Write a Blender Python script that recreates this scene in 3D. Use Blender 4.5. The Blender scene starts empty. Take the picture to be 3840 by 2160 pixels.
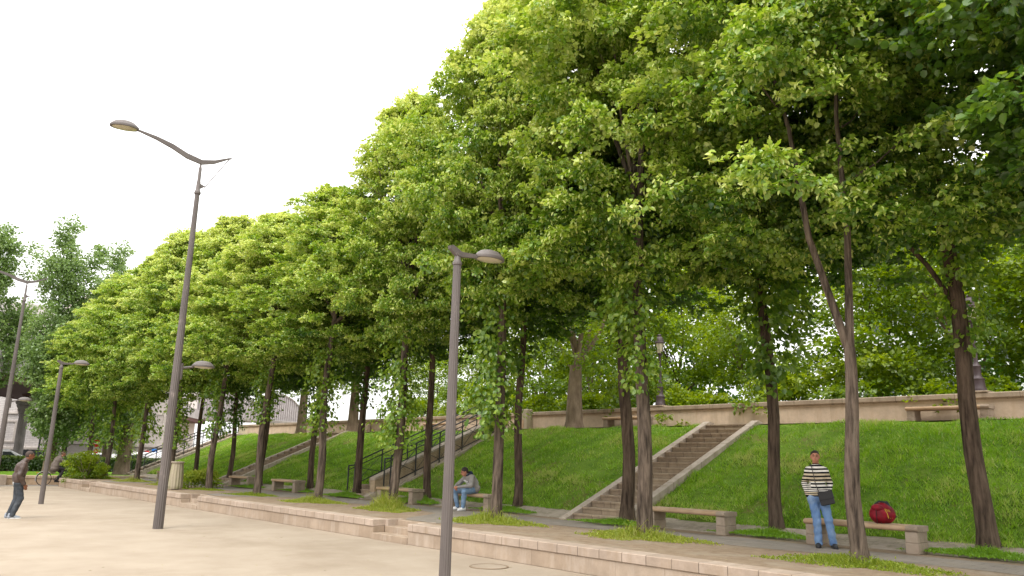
import bpy, math, random
import numpy as np
from math import sin, cos, pi, radians as R
from mathutils import Vector, Matrix

SC = bpy.context.scene
COL = SC.collection
rnd = random.Random(7)

# ------------------------------------------------------------------ helpers
class MB:
    """collects geometry that becomes one mesh object"""
    def __init__(s):
        s.v = []; s.f = []; s.m = []; s.mi = 0
    def raw(s, vs, fs):
        o = len(s.v)
        s.v.extend([tuple(p) for p in vs])
        for f in fs:
            s.f.append(tuple(i + o for i in f)); s.m.append(s.mi)
        return s
    def box(s, x0, x1, y0, y1, z0, z1, b=0.0):
        if b <= 0:
            vs = [(x0,y0,z0),(x1,y0,z0),(x1,y1,z0),(x0,y1,z0),(x0,y0,z1),(x1,y0,z1),(x1,y1,z1),(x0,y1,z1)]
            return s.raw(vs, [(0,3,2,1),(4,5,6,7),(0,1,5,4),(1,2,6,5),(2,3,7,6),(3,0,4,7)])
        # chamfer all top and vertical edges: two inset rings
        def ring(i, z):
            return [(x0+i,y0,z),(x1-i,y0,z),(x1,y0+i,z),(x1,y1-i,z),(x1-i,y1,z),(x0+i,y1,z),(x0,y1-i,z),(x0,y0+i,z)]
        def ring2(i, z):
            return [(x0+i,y0+b,z),(x1-i,y0+b,z),(x1-b,y0+i,z),(x1-b,y1-i,z),(x1-i,y1-b,z),(x0+i,y1-b,z),(x0+b,y1-i,z),(x0+b,y0+i,z)]
        vs = ring2(b*1.6, z0) + ring(b, z0+b) + ring(b, z1-b) + ring2(b*1.6, z1)
        fs = [tuple(range(7,-1,-1)), tuple(range(24,32))]
        for k in range(3):
            for i in range(8):
                j = (i+1) % 8
                fs.append((k*8+i, k*8+j, k*8+8+j, k*8+8+i))
        return s.raw(vs, fs)
    def tube(s, pts, rad, seg=8, cap=True, flute=0.0, tw=1.0):
        pts = [Vector(p) for p in pts]; n = len(pts)
        if not hasattr(rad, '__len__'): rad = [rad]*n
        rings = []; ref = None
        for i, p in enumerate(pts):
            d = (pts[min(i+1,n-1)] - pts[max(i-1,0)])
            if d.length < 1e-9: d = Vector((0,0,1))
            d.normalize()
            if ref is None:
                ref = d.cross(Vector((1,0,0)) if abs(d.x) < .8 else Vector((0,1,0))).normalized()
            u = (ref - d*ref.dot(d))
            if u.length < 1e-6: u = d.orthogonal()
            u.normalize(); ref = u; w = d.cross(u)
            rr = []
            for k in range(seg):
                a = 2*pi*k/seg
                q = rad[i]*(1 - flute*(.5-.5*cos(14*a)))
                rr.append(p + u*(q*cos(a)) + w*(q*tw*sin(a)))
            rings.append(rr)
        vs = [q for r in rings for q in r]; fs = []
        for i in range(n-1):
            for k in range(seg):
                j = (k+1) % seg
                fs.append((i*seg+k, i*seg+j, (i+1)*seg+j, (i+1)*seg+k))
        if cap:
            fs.append(tuple(range(seg-1,-1,-1))); fs.append(tuple((n-1)*seg+k for k in range(seg)))
        return s.raw(vs, fs)
    def lathe(s, prof, c=(0,0,0), seg=24, sx=1.0, sy=1.0):
        vs = []; fs = []
        for r, z in prof:
            for k in range(seg):
                a = 2*pi*k/seg
                vs.append((c[0]+r*sx*cos(a), c[1]+r*sy*sin(a), c[2]+z))
        n = len(prof)
        for i in range(n-1):
            for k in range(seg):
                j = (k+1) % seg
                fs.append((i*seg+k, i*seg+j, (i+1)*seg+j, (i+1)*seg+k))
        fs.append(tuple(range(seg-1,-1,-1))); fs.append(tuple((n-1)*seg+k for k in range(seg)))
        return s.raw(vs, fs)
    def prism(s, poly, axis, a0, a1):
        """poly of (p,q) extruded along axis 'x': (a,p,q), 'y': (p,a,q), 'z': (p,q,a)"""
        mk = {'x': lambda a,p,q: (a,p,q), 'y': lambda a,p,q: (p,a,q), 'z': lambda a,p,q: (p,q,a)}[axis]
        n = len(poly)
        vs = [mk(a0,*p) for p in poly] + [mk(a1,*p) for p in poly]
        fs = [tuple(range(n-1,-1,-1)), tuple(range(n,2*n))] + [(i,(i+1)%n,n+(i+1)%n,n+i) for i in range(n)]
        return s.raw(vs, fs)
    def build(s, name, mats, parent=None, smooth=False, loc=None, rz=None, fixn=True):
        me = bpy.data.meshes.new(name)
        me.from_pydata(s.v, [], s.f)
        if not isinstance(mats, (list, tuple)): mats = [mats]
        for m in mats: me.materials.append(m)
        if any(s.m): me.polygons.foreach_set('material_index', s.m)
        if fixn:
            import bmesh
            bm = bmesh.new(); bm.from_mesh(me); bmesh.ops.recalc_face_normals(bm, faces=bm.faces); bm.to_mesh(me); bm.free()
        if smooth:
            me.polygons.foreach_set('use_smooth', [True]*len(me.polygons))
            try: me.set_sharp_from_angle(angle=R(40))
            except Exception: pass
        me.update()
        o = bpy.data.objects.new(name, me); COL.objects.link(o)
        if parent: o.parent = parent
        if loc is not None: o.location = loc
        if rz is not None: o.rotation_euler = (0,0,rz)
        return o

def tag(o, label=None, cat=None, group=None, kind=None):
    if label: o['label'] = label
    if cat: o['category'] = cat
    if group: o['group'] = group
    if kind: o['kind'] = kind
    return o
def empty(name, loc, rz=0, label=None, cat=None, group=None):
    o = bpy.data.objects.new(name, None); COL.objects.link(o)
    o.location = loc; o.rotation_euler = (0,0,rz); o.empty_display_size = .2
    return tag(o, label, cat, group)
def kids(o): return [c for c in bpy.data.objects if c.parent is o]
def copy_tree(o, parent=None):
    c = o.copy(); COL.objects.link(c); c.parent = parent
    for ch in kids(o): copy_tree(ch, c)
    return c

# ------------------------------------------------------------------ materials
def nt(m): m.use_nodes = True; m.node_tree.nodes.clear(); return m.node_tree
def mat(name, c1, c2=None, scale=4.0, rough=.85, bump=.0, bscale=None, detail=6, stretch=(1,1,1), spec=.3, metal=0,
        c3=None, s3=1.0, t3=(.55,.75), thr=(.35,.65), bdist=.02, nrm=0):
    """two-tone noise material on object coordinates; c3 = blotches (stains) laid over"""
    m = bpy.data.materials.new(name); t = nt(m); N = t.nodes; L = t.links
    out = N.new('ShaderNodeOutputMaterial'); p = N.new('ShaderNodeBsdfPrincipled'); L.new(p.outputs[0], out.inputs[0])
    p.inputs['Roughness'].default_value = rough; p.inputs['Metallic'].default_value = metal
    p.inputs['Specular IOR Level'].default_value = spec
    tc = N.new('ShaderNodeTexCoord'); mp = N.new('ShaderNodeMapping'); mp.inputs['Scale'].default_value = stretch
    oi = N.new('ShaderNodeObjectInfo'); of = N.new('ShaderNodeVectorMath'); of.operation = 'SCALE'; of.inputs[0].default_value = (37,53,29); L.new(oi.outputs['Random'], of.inputs['Scale'])
    ad = N.new('ShaderNodeVectorMath'); ad.operation = 'ADD'; L.new(tc.outputs['Object'], ad.inputs[0]); L.new(of.outputs[0], ad.inputs[1]); L.new(ad.outputs[0], mp.inputs[0])
    if c2 is None:
        p.inputs['Base Color'].default_value = (*c1, 1)
    else:
        n = N.new('ShaderNodeTexNoise'); n.inputs['Scale'].default_value = scale; n.inputs['Detail'].default_value = detail
        n.inputs['Roughness'].default_value = .62
        L.new(mp.outputs[0], n.inputs[0])
        r = N.new('ShaderNodeValToRGB'); r.color_ramp.elements[0].position = thr[0]; r.color_ramp.elements[1].position = thr[1]
        r.color_ramp.elements[0].color = (*c1,1); r.color_ramp.elements[1].color = (*c2,1)
        L.new(n.outputs['Fac'], r.inputs[0]); col = r.outputs[0]
        if c3 is not None:
            n3 = N.new('ShaderNodeTexNoise'); n3.inputs['Scale'].default_value = s3; n3.inputs['Detail'].default_value = 8
            n3.inputs['Roughness'].default_value = .7
            L.new(mp.outputs[0], n3.inputs[0])
            r3 = N.new('ShaderNodeMapRange'); r3.inputs[1].default_value = t3[0]; r3.inputs[2].default_value = t3[1]
            L.new(n3.outputs['Fac'], r3.inputs[0])
            mx = N.new('ShaderNodeMix'); mx.data_type = 'RGBA'
            L.new(r3.outputs[0], mx.inputs[0]); L.new(col, mx.inputs[6]); mx.inputs[7].default_value = (*c3,1)
            col = mx.outputs[2]
        L.new(col, p.inputs['Base Color'])
    if bump > 0:
        nb = N.new('ShaderNodeTexNoise'); nb.inputs['Scale'].default_value = bscale or scale*4; nb.inputs['Detail'].default_value = 6
        L.new(mp.outputs[0], nb.inputs[0])
        b = N.new('ShaderNodeBump'); b.inputs['Strength'].default_value = bump; b.inputs['Distance'].default_value = bdist
        L.new(nb.outputs['Fac'], b.inputs['Height']); L.new(b.outputs[0], p.inputs['Normal'])
    m['p'] = 1
    return m

def brickmat(name, c1, c2, mortar, bw, bh, ms=.01, off=.5, axes='xz', rough=.85, stain=None, bumpm=.5, nscale=3.0, ofs=(0,0)):
    """masonry: block pattern in metres on object coordinates (axes xz / yz / xy) with noise tone and stains"""
    m = bpy.data.materials.new(name); t = nt(m); N = t.nodes; L = t.links
    out = N.new('ShaderNodeOutputMaterial'); p = N.new('ShaderNodeBsdfPrincipled'); L.new(p.outputs[0], out.inputs[0])
    p.inputs['Roughness'].default_value = rough; p.inputs['Specular IOR Level'].default_value = .2
    tc = N.new('ShaderNodeTexCoord'); sp = N.new('ShaderNodeSeparateXYZ'); L.new(tc.outputs['Object'], sp.inputs[0])
    cb = N.new('ShaderNodeCombineXYZ'); ix = {'x':0,'y':1,'z':2}
    L.new(sp.outputs[ix[axes[0]]], cb.inputs[0]); L.new(sp.outputs[ix[axes[1]]], cb.inputs[1])
    mp = N.new('ShaderNodeMapping'); mp.inputs['Location'].default_value = (ofs[0], ofs[1], 0); L.new(cb.outputs[0], mp.inputs[0])
    b = N.new('ShaderNodeTexBrick'); b.offset = off
    b.inputs['Scale'].default_value = 1; b.inputs['Brick Width'].default_value = bw; b.inputs['Row Height'].default_value = bh
    b.inputs['Mortar Size'].default_value = ms; b.inputs['Mortar Smooth'].default_value = .3; b.inputs['Bias'].default_value = 0
    b.inputs['Color1'].default_value = (*c1,1); b.inputs['Color2'].default_value = (*c2,1); b.inputs['Mortar'].default_value = (*mortar,1)
    L.new(mp.outputs[0], b.inputs[0])
    n = N.new('ShaderNodeTexNoise'); n.inputs['Scale'].default_value = nscale; n.inputs['Detail'].default_value = 9; n.inputs['Roughness'].default_value = .7
    L.new(tc.outputs['Object'], n.inputs[0])
    mr = N.new('ShaderNodeMapRange'); mr.inputs[1].default_value = .3; mr.inputs[2].default_value = .7; mr.inputs[3].default_value = .78; mr.inputs[4].default_value = 1.15
    L.new(n.outputs['Fac'], mr.inputs[0])
    mu = N.new('ShaderNodeMix'); mu.data_type = 'RGBA'; mu.blend_type = 'MULTIPLY'; mu.inputs[0].default_value = 1
    L.new(b.outputs['Color'], mu.inputs[6]); L.new(mr.outputs[0], mu.inputs[7]); col = mu.outputs[2]
    if stain:
        ms_ = N.new('ShaderNodeMapping'); ms_.inputs['Scale'].default_value = (2.2,2.2,.45); L.new(tc.outputs['Object'], ms_.inputs[0])
        n3 = N.new('ShaderNodeTexNoise'); n3.inputs['Scale'].default_value = 2.0; n3.inputs['Detail'].default_value = 8; n3.inputs['Roughness'].default_value = .72
        L.new(ms_.outputs[0], n3.inputs[0])
        r3 = N.new('ShaderNodeMapRange'); r3.inputs[1].default_value = .49; r3.inputs[2].default_value = .70; r3.inputs[4].default_value = .9
        L.new(n3.outputs['Fac'], r3.inputs[0])
        mx = N.new('ShaderNodeMix'); mx.data_type = 'RGBA'; L.new(r3.outputs[0], mx.inputs[0]); L.new(col, mx.inputs[6]); mx.inputs[7].default_value = (*stain,1)
        col = mx.outputs[2]
    L.new(col, p.inputs['Base Color'])
    bp = N.new('ShaderNodeBump'); bp.inputs['Strength'].default_value = bumpm; bp.inputs['Distance'].default_value = .012; bp.invert = True
    L.new(b.outputs['Fac'], bp.inputs['Height'])
    bp2 = N.new('ShaderNodeBump'); bp2.inputs['Strength'].default_value = .35; bp2.inputs['Distance'].default_value = .012
    n4 = N.new('ShaderNodeTexNoise'); n4.inputs['Scale'].default_value = 25; n4.inputs['Detail'].default_value = 5; L.new(tc.outputs['Object'], n4.inputs[0])
    L.new(n4.outputs['Fac'], bp2.inputs['Height']); L.new(bp.outputs[0], bp2.inputs['Normal']); L.new(bp2.outputs[0], p.inputs['Normal'])
    return m

def leafmat(name, stops, trans=.45, gloss=.06, grough=.35):
    """leaf colour from the per-face 'tint' value plus a little per-tree variation"""
    m = bpy.data.materials.new(name); t = nt(m); N = t.nodes; L = t.links
    out = N.new('ShaderNodeOutputMaterial')
    at = N.new('ShaderNodeAttribute'); at.attribute_name = 'tint'
    oi = N.new('ShaderNodeObjectInfo')
    ma = N.new('ShaderNodeMath'); ma.operation = 'MULTIPLY_ADD'; L.new(oi.outputs['Random'], ma.inputs[0]); ma.inputs[1].default_value = .10
    L.new(at.outputs['Fac'], ma.inputs[2])
    r = N.new('ShaderNodeValToRGB'); el = r.color_ramp.elements
    while len(el) < len(stops): el.new(.5)
    for e, (p, c) in zip(el, stops): e.position = p; e.color = (*c,1)
    L.new(ma.outputs[0], r.inputs[0])
    d = N.new('ShaderNodeBsdfDiffuse'); tr = N.new('ShaderNodeBsdfTranslucent'); g = N.new('ShaderNodeBsdfGlossy')
    g.inputs['Roughness'].default_value = grough; g.inputs['Color'].default_value = (.85,.9,.85,1)
    L.new(r.outputs[0], d.inputs[0])
    hs = N.new('ShaderNodeHueSaturation'); hs.inputs['Hue'].default_value = .485; hs.inputs['Saturation'].default_value = 1.1; hs.inputs['Value'].default_value = 1.25
    L.new(r.outputs[0], hs.inputs['Color']); L.new(hs.outputs[0], tr.inputs[0])
    mx = N.new('ShaderNodeMixShader'); mx.inputs[0].default_value = trans; L.new(d.outputs[0], mx.inputs[1]); L.new(tr.outputs[0], mx.inputs[2])
    m2 = N.new('ShaderNodeMixShader'); m2.inputs[0].default_value = gloss; L.new(mx.outputs[0], m2.inputs[1]); L.new(g.outputs[0], m2.inputs[2])
    L.new(m2.outputs[0], out.inputs[0])
    return m

def colmat(name, c, rough=.6, metal=0, spec=.4, emis=None):
    m = bpy.data.materials.new(name); t = nt(m); N = t.nodes
    out = N.new('ShaderNodeOutputMaterial'); p = N.new('ShaderNodeBsdfPrincipled'); t.links.new(p.outputs[0], out.inputs[0])
    p.inputs['Roughness'].default_value = rough; p.inputs['Metallic'].default_value = metal; p.inputs['Specular IOR Level'].default_value = spec
    n = N.new('ShaderNodeTexNoise'); n.inputs['Scale'].default_value = 9; n.inputs['Detail'].default_value = 5
    tc = N.new('ShaderNodeTexCoord'); t.links.new(tc.outputs['Object'], n.inputs[0])
    mr = N.new('ShaderNodeMapRange'); mr.inputs[3].default_value = .85; mr.inputs[4].default_value = 1.15; t.links.new(n.outputs['Fac'], mr.inputs[0])
    mu = N.new('ShaderNodeMix'); mu.data_type = 'RGBA'; mu.blend_type = 'MULTIPLY'; mu.inputs[0].default_value = 1
    mu.inputs[6].default_value = (*c,1); t.links.new(mr.outputs[0], mu.inputs[7]); t.links.new(mu.outputs[2], p.inputs['Base Color'])
    return m

M = {}
M['sand'] = mat('pale_sand', (0.325,0.268,0.208), (0.375,0.315,0.248), scale=.9, rough=.95, bump=.9, bscale=90, c3=(0.275,0.222,0.166), s3=.35, t3=(.50,.72), spec=.1, bdist=.01)
M['earth'] = mat('packed_earth', (0.221,0.1615,0.1105), (0.2975,0.2295,0.1615), scale=5, rough=.95, bump=.6, bscale=50, c3=(0.3145,0.272,0.2125), s3=1.1, t3=(.5,.75), spec=.1)
M['asphalt'] = brickmat('grey_setts', (0.255,0.2253,0.1955), (0.2295,0.204,0.1742), (0.1827,0.1573,0.1318), .42, .21, .012, axes='xy', stain=(0.2635,0.2253,0.1785), nscale=1.6)
M['strip'] = brickmat('sloping_setts', (0.3485,0.2975,0.238), (0.323,0.2762,0.2167), (0.2635,0.2253,0.17), .5, .12, .008, axes='xy', stain=(0.1615,0.1403,0.0765), nscale=3, off=.35)
M['coping'] = brickmat('limestone_coping', (0.436,0.3518,0.2874), (0.3568,0.2824,0.2231), (0.1288,0.09911,0.07434), .47, .9, .007, axes='xz', stain=(0.327,0.2478,0.1784), nscale=2.6)
M['wallbase'] = brickmat('limestone_blocks', (0.3927,0.3133,0.2431), (0.346,0.2664,0.1963), (0.2712,0.2057,0.1496), .95, .9, .006, axes='xz', stain=(0.4488,0.374,0.3086), nscale=2.2, ofs=(.3,0))
M['parapet'] = brickmat('parapet_limestone', (0.6059,0.4898,0.3737), (0.5554,0.4443,0.3332), (0.4544,0.3534,0.2525), 3.4, 2.5, .008, axes='xz', stain=(0.4747,0.3636,0.2574), nscale=2.2, ofs=(.7,.4))
M['parcap'] = brickmat('parapet_cap', (0.374,0.2992,0.2244), (0.3272,0.2572,0.187), (0.159,0.1216,0.08415), 1.5, 2.5, .008, axes='xz', stain=(0.1963,0.1543,0.1075), nscale=3)
M['step'] = brickmat('stone_steps', (0.3927,0.3086,0.2197), (0.3272,0.2525,0.1777), (0.1216,0.08415,0.0561), .9, 2.9, .008, axes='xz', stain=(0.187,0.1403,0.1029), nscale=5)
M['stringer'] = brickmat('stone_stringer', (0.4395,0.374,0.3086), (0.3927,0.3272,0.2618), (0.187,0.145,0.1122), 1.2, 5, .01, axes='yz', stain=(0.2618,0.2057,0.145), nscale=4)
M['benchtop'] = mat('bench_stone', (0.374,0.2507,0.1487), (0.442,0.3187,0.2125), scale=2.5, rough=.8, bump=.3, bscale=30, c3=(0.255,0.1955,0.1445), s3=2.2, t3=(.55,.75))
M['benchleg'] = mat('bench_leg_stone', (0.357,0.2932,0.2295), (0.289,0.2253,0.17), scale=4, rough=.9, bump=.5, bscale=30, c3=(0.187,0.153,0.1105), s3=3, t3=(.5,.75))
M['soilgrass'] = mat('turf_soil', (.08,.15,.018), (.15,.235,.03), scale=1.6, rough=1, bump=.8, bscale=40, c3=(.20,.15,.07), s3=.6, t3=(.54,.70), spec=.05)
M['lawn'] = mat('lawn', (.12,.24,.02), (.19,.32,.035), scale=3, rough=1, bump=.5, bscale=60, spec=.05)
M['bark1'] = mat('lime_bark', (.045,.035,.028), (.20,.155,.12), scale=13, rough=.95, bump=1.0, bscale=30, stretch=(1,1,.13), c3=(.26,.22,.17), s3=5, t3=(.6,.75), spec=.1, bdist=.05)
M['bark2'] = mat('dark_bark', (.042,.030,.023), (.155,.112,.082), scale=14, rough=.95, bump=1.0, bscale=30, stretch=(1,1,.13), c3=(.19,.15,.11), s3=3, t3=(.62,.82), spec=.1, bdist=.05)
M['bark3'] = mat('plane_bark', (0.1615,0.119,0.085), (0.289,0.221,0.1615), scale=5, rough=.9, bump=.8, bscale=14, stretch=(1,1,.4), c3=(0.1105,0.085,0.0595), s3=2, t3=(.5,.7), spec=.1)
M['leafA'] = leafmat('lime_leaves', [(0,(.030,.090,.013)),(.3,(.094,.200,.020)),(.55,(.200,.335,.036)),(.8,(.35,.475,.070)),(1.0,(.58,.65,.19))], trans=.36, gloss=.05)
M['leafB'] = leafmat('dark_leaves', [(0,(0.03136,0.084,0.0112)),(.4,(0.0672,0.1568,0.01792)),(.75,(0.1344,0.2464,0.028)),(1.0,(0.224,0.3248,0.0448))], trans=.45)  # on the back-row limes this darker green carries canopy shade in the colour
M['leafC'] = leafmat('wood_leaves', [(0,(.062,.125,.010)),(.4,(.14,.235,.016)),(.75,(.25,.345,.026)),(1.0,(.36,.44,.055))], trans=.55, gloss=.04)
M['leafP'] = leafmat('poplar_leaves', [(0,(.09,.155,.05)),(.4,(.155,.25,.075)),(.75,(.22,.33,.10)),(1.0,(.31,.41,.14))], trans=.45, gloss=.05)
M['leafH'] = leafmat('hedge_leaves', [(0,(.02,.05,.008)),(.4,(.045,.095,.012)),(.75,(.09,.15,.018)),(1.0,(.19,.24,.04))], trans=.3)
M['grass'] = leafmat('grass_blades', [(0,(.085,.19,.016)),(.4,(.165,.33,.026)),(.75,(.25,.43,.045)),(1.0,(.44,.48,.15))], trans=.4, gloss=.03)
M['weed'] = leafmat('weed_blades', [(0,(.11,.19,.018)),(.4,(.20,.29,.03)),(.75,(.34,.40,.06)),(1.0,(.52,.50,.17))], trans=.45, gloss=.02)
M['lamp'] = mat('lamp_paint', (0.102,0.0867,0.0816), (0.1318,0.1122,0.1054), scale=3, rough=.5, bump=.1, c3=(0.221,0.1827,0.17), s3=6, t3=(.62,.7), spec=.5, stretch=(1,1,.4))
M['lampglass'] = colmat('lamp_glass', (.50,.46,.33), rough=.15, spec=.6)
M['iron'] = colmat('dark_iron', (.035,.035,.038), rough=.5)
M['iron2'] = colmat('brown_iron', (.065,.045,.05), rough=.5)
M['skinA'] = colmat('light_skin', (0.442,0.1997,0.1275), rough=.55)
M['skinC'] = colmat('brown_skin', (0.1955,0.0765,0.03825), rough=.5)
M['hair'] = colmat('dark_hair', (.025,.017,.013), rough=.6)
M['hairC'] = colmat('cropped_hair', (.06,.042,.035), rough=.8)
M['jeans'] = mat('blue_jeans', (0.085,0.1615,0.323), (0.1615,0.2635,0.442), scale=5, rough=.9, bump=.3, bscale=12, c3=(0.306,0.3995,0.527), s3=2.4, t3=(.52,.72), stretch=(1,1,.6))
M['jeansB'] = mat('light_jeans', (0.136,0.2295,0.374), (0.221,0.323,0.459), scale=5, rough=.9, bump=.3, bscale=12, c3=(0.391,0.459,0.527), s3=3, t3=(.55,.72))
M['jeansC'] = mat('charcoal_jeans', (.035,.042,.052), (.07,.08,.095), scale=5, rough=.9, bump=.3, bscale=12, c3=(.13,.14,.15), s3=3, t3=(.55,.75))
M['hoodie'] = mat('grey_marl', (0.255,0.2422,0.2295), (0.323,0.306,0.289), scale=14, rough=.95, bump=.3, bscale=14)
M['navy'] = colmat('navy_lining', (.015,.022,.05), rough=.9)
M['leather'] = mat('brown_leather', (.045,.027,.021), (.085,.052,.042), scale=7, rough=.5, bump=.5, bscale=14, c3=(.13,.09,.078), s3=4, t3=(.58,.75), spec=.5)
M['coat'] = mat('taupe_coat', (0.1232,0.09775,0.085), (0.17,0.1403,0.1232), scale=6, rough=.9, bump=.3, bscale=14)
M['black'] = colmat('black_leather', (.02,.02,.022), rough=.45)
M['white'] = colmat('white_paint', (.80,.80,.80), rough=.35)
M['shoeg'] = colmat('grey_canvas', (.28,.31,.36), rough=.8)
M['red'] = mat('red_nylon', (.11,.002,.007), (.27,.004,.018), scale=9, rough=.6, bump=.6, bscale=9)
M['yellow'] = colmat('yellow_print', (.42,.25,.02), rough=.6)
M['lightgrey'] = colmat('light_grey_cloth', (.42,.42,.42), rough=.9)
M['whitebrick'] = brickmat('white_glazed_brick', (0.663,0.6205,0.595), (0.612,0.5695,0.5525), (0.425,0.374,0.3655), .5, .16, .014, axes='yz', nscale=.6)
M['palewall'] = brickmat('pale_ashlar', (0.527,0.476,0.4335), (0.476,0.425,0.3825), (0.357,0.3145,0.289), 1.4, .6, .012, axes='yz', stain=(0.408,0.3655,0.323), nscale=.7)
M['greywall'] = colmat('grey_render', (.31,.285,.25), rough=.9)
M['shutter'] = colmat('grey_shutter', (.36,.31,.28), rough=.7)
M['steel'] = mat('weathered_grey_steel', (0.306,0.2805,0.2805), (0.3995,0.374,0.374), scale=1.5, rough=.7, bump=.1, c3=(0.255,0.221,0.2125), s3=1, t3=(.55,.75))
M['stonecol'] = mat('column_iron', (.17,.155,.14), (.24,.22,.20), scale=2, rough=.8, bump=.2)
M['rust'] = colmat('rusty_deck', (.09,.04,.035), rough=.8)
M['glass'] = colmat('dark_glass', (.05,.06,.065), rough=.1, spec=.8)
M['signred'] = colmat('sign_red', (.62,.02,.02), rough=.4)
M['signblue'] = colmat('sign_blue', (.03,.16,.5), rough=.4)
M['bin'] = mat('mossy_concrete', (.30,.26,.185), (.40,.35,.26), scale=5, rough=.95, bump=.5, bscale=25, stretch=(1,1,.3), c3=(.27,.29,.13), s3=3, t3=(.5,.75))
M['tyre'] = colmat('tyre_rubber', (.02,.02,.02), rough=.9)
M['orange'] = colmat('orange_plastic', (.55,.17,.03), rough=.6)

# striped jumper
def stripes():
    m = bpy.data.materials.new('striped_knit'); t = nt(m); N = t.nodes; L = t.links
    out = N.new('ShaderNodeOutputMaterial'); p = N.new('ShaderNodeBsdfPrincipled'); L.new(p.outputs[0], out.inputs[0])
    p.inputs['Roughness'].default_value = .95; p.inputs['Specular IOR Level'].default_value = .1
    tc = N.new('ShaderNodeTexCoord'); sp = N.new('ShaderNodeSeparateXYZ'); L.new(tc.outputs['Object'], sp.inputs[0])
    def mth(op, a, b=None, c=None):
        n = N.new('ShaderNodeMath'); n.operation = op
        for i, q in enumerate((a,b,c)):
            if q is None: continue
            if isinstance(q, (int,float)): n.inputs[i].default_value = q
            else: L.new(q, n.inputs[i])
        return n.outputs[0]
    x, y, z = sp.outputs
    ax = mth('ABSOLUTE', x)
    zz = mth('ADD', z, mth('MULTIPLY', mth('SINE', mth('MULTIPLY', x, 9.0)), .006))
    wide = mth('FRACT', mth('DIVIDE', zz, .066))
    fine = mth('FRACT', mth('DIVIDE', zz, .034))
    sel = mth('MULTIPLY', mth('GREATER_THAN', ax, .205), mth('LESS_THAN', z, 1.19))
    sel2 = mth('MAXIMUM', sel, mth('LESS_THAN', z, 1.04))
    f = mth('ADD', mth('MULTIPLY', wide, mth('SUBTRACT', 1.0, sel2)), mth('MULTIPLY', fine, sel2))
    blk = mth('LESS_THAN', f, .48)
    hem = mth('MAXIMUM', mth('LESS_THAN', z, .925), mth('GREATER_THAN', z, 1.485))
    blk = mth('MAXIMUM', blk, hem)
    cm = N.new('ShaderNodeMix'); cm.data_type = 'RGBA'
    alt = mth('GREATER_THAN', mth('FRACT', mth('DIVIDE', zz, .33)), .55)
    L.new(alt, cm.inputs[0]); cm.inputs[6].default_value = (.72,.69,.64,1); cm.inputs[7].default_value = (.53,.45,.32,1)
    mx = N.new('ShaderNodeMix'); mx.data_type = 'RGBA'; L.new(blk, mx.inputs[0]); L.new(cm.outputs[2], mx.inputs[6]); mx.inputs[7].default_value = (.012,.012,.014,1)
    L.new(mx.outputs[2], p.inputs['Base Color'])
    return m
M['stripes'] = stripes()

# ------------------------------------------------------------------ fast leaf meshes
def fast_mesh(name, verts, quads, tint=None, mat_=None, smooth=False, n=4):
    me = bpy.data.meshes.new(name)
    nv = len(verts); nf = len(quads)
    me.vertices.add(nv); me.vertices.foreach_set('co', verts.astype(np.float32).ravel())
    me.loops.add(nf*n); me.loops.foreach_set('vertex_index', quads.astype(np.int32).ravel())
    me.polygons.add(nf)
    me.polygons.foreach_set('loop_start', np.arange(0, nf*n, n, dtype=np.int32))
    me.polygons.foreach_set('loop_total', np.full(nf, n, dtype=np.int32))
    if smooth: me.polygons.foreach_set('use_smooth', np.ones(nf, dtype=bool))
    me.update(calc_edges=True)
    if tint is not None:
        a = me.attributes.new('tint', 'FLOAT', 'FACE'); a.data.foreach_set('value', tint.astype(np.float32))
    if mat_: me.materials.append(mat_)
    return me

def unit(a): return a/np.maximum(np.linalg.norm(a, axis=1, keepdims=True), 1e-9)
def leaf_geo(P, A, Nn, ln, wd):
    """folded six-corner leaves: P base, A axis, Nn normal, ln length, wd half width"""
    A = unit(A); S = unit(np.cross(A, Nn)); U = np.cross(S, A)
    ln = ln[:,None]; wd = wd[:,None]
    tip = P + A*ln - U*ln*.12
    def side(sg):
        return (P + A*ln*.16 + S*wd*sg*.80 + U*wd*.22, P + A*ln*.60 + S*wd*sg*.85 + U*wd*.18)
    l1, l2 = side(1); r1, r2 = side(-1)
    V = np.stack([P, l1, l2, tip, r2, r1], 1).reshape(-1,3)
    b = np.arange(len(P))[:,None]*6
    Q = np.concatenate([b+np.array([[0,1,2,3]]), b+np.array([[0,3,4,5]])], 1).reshape(-1,4)
    return V, Q

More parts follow.
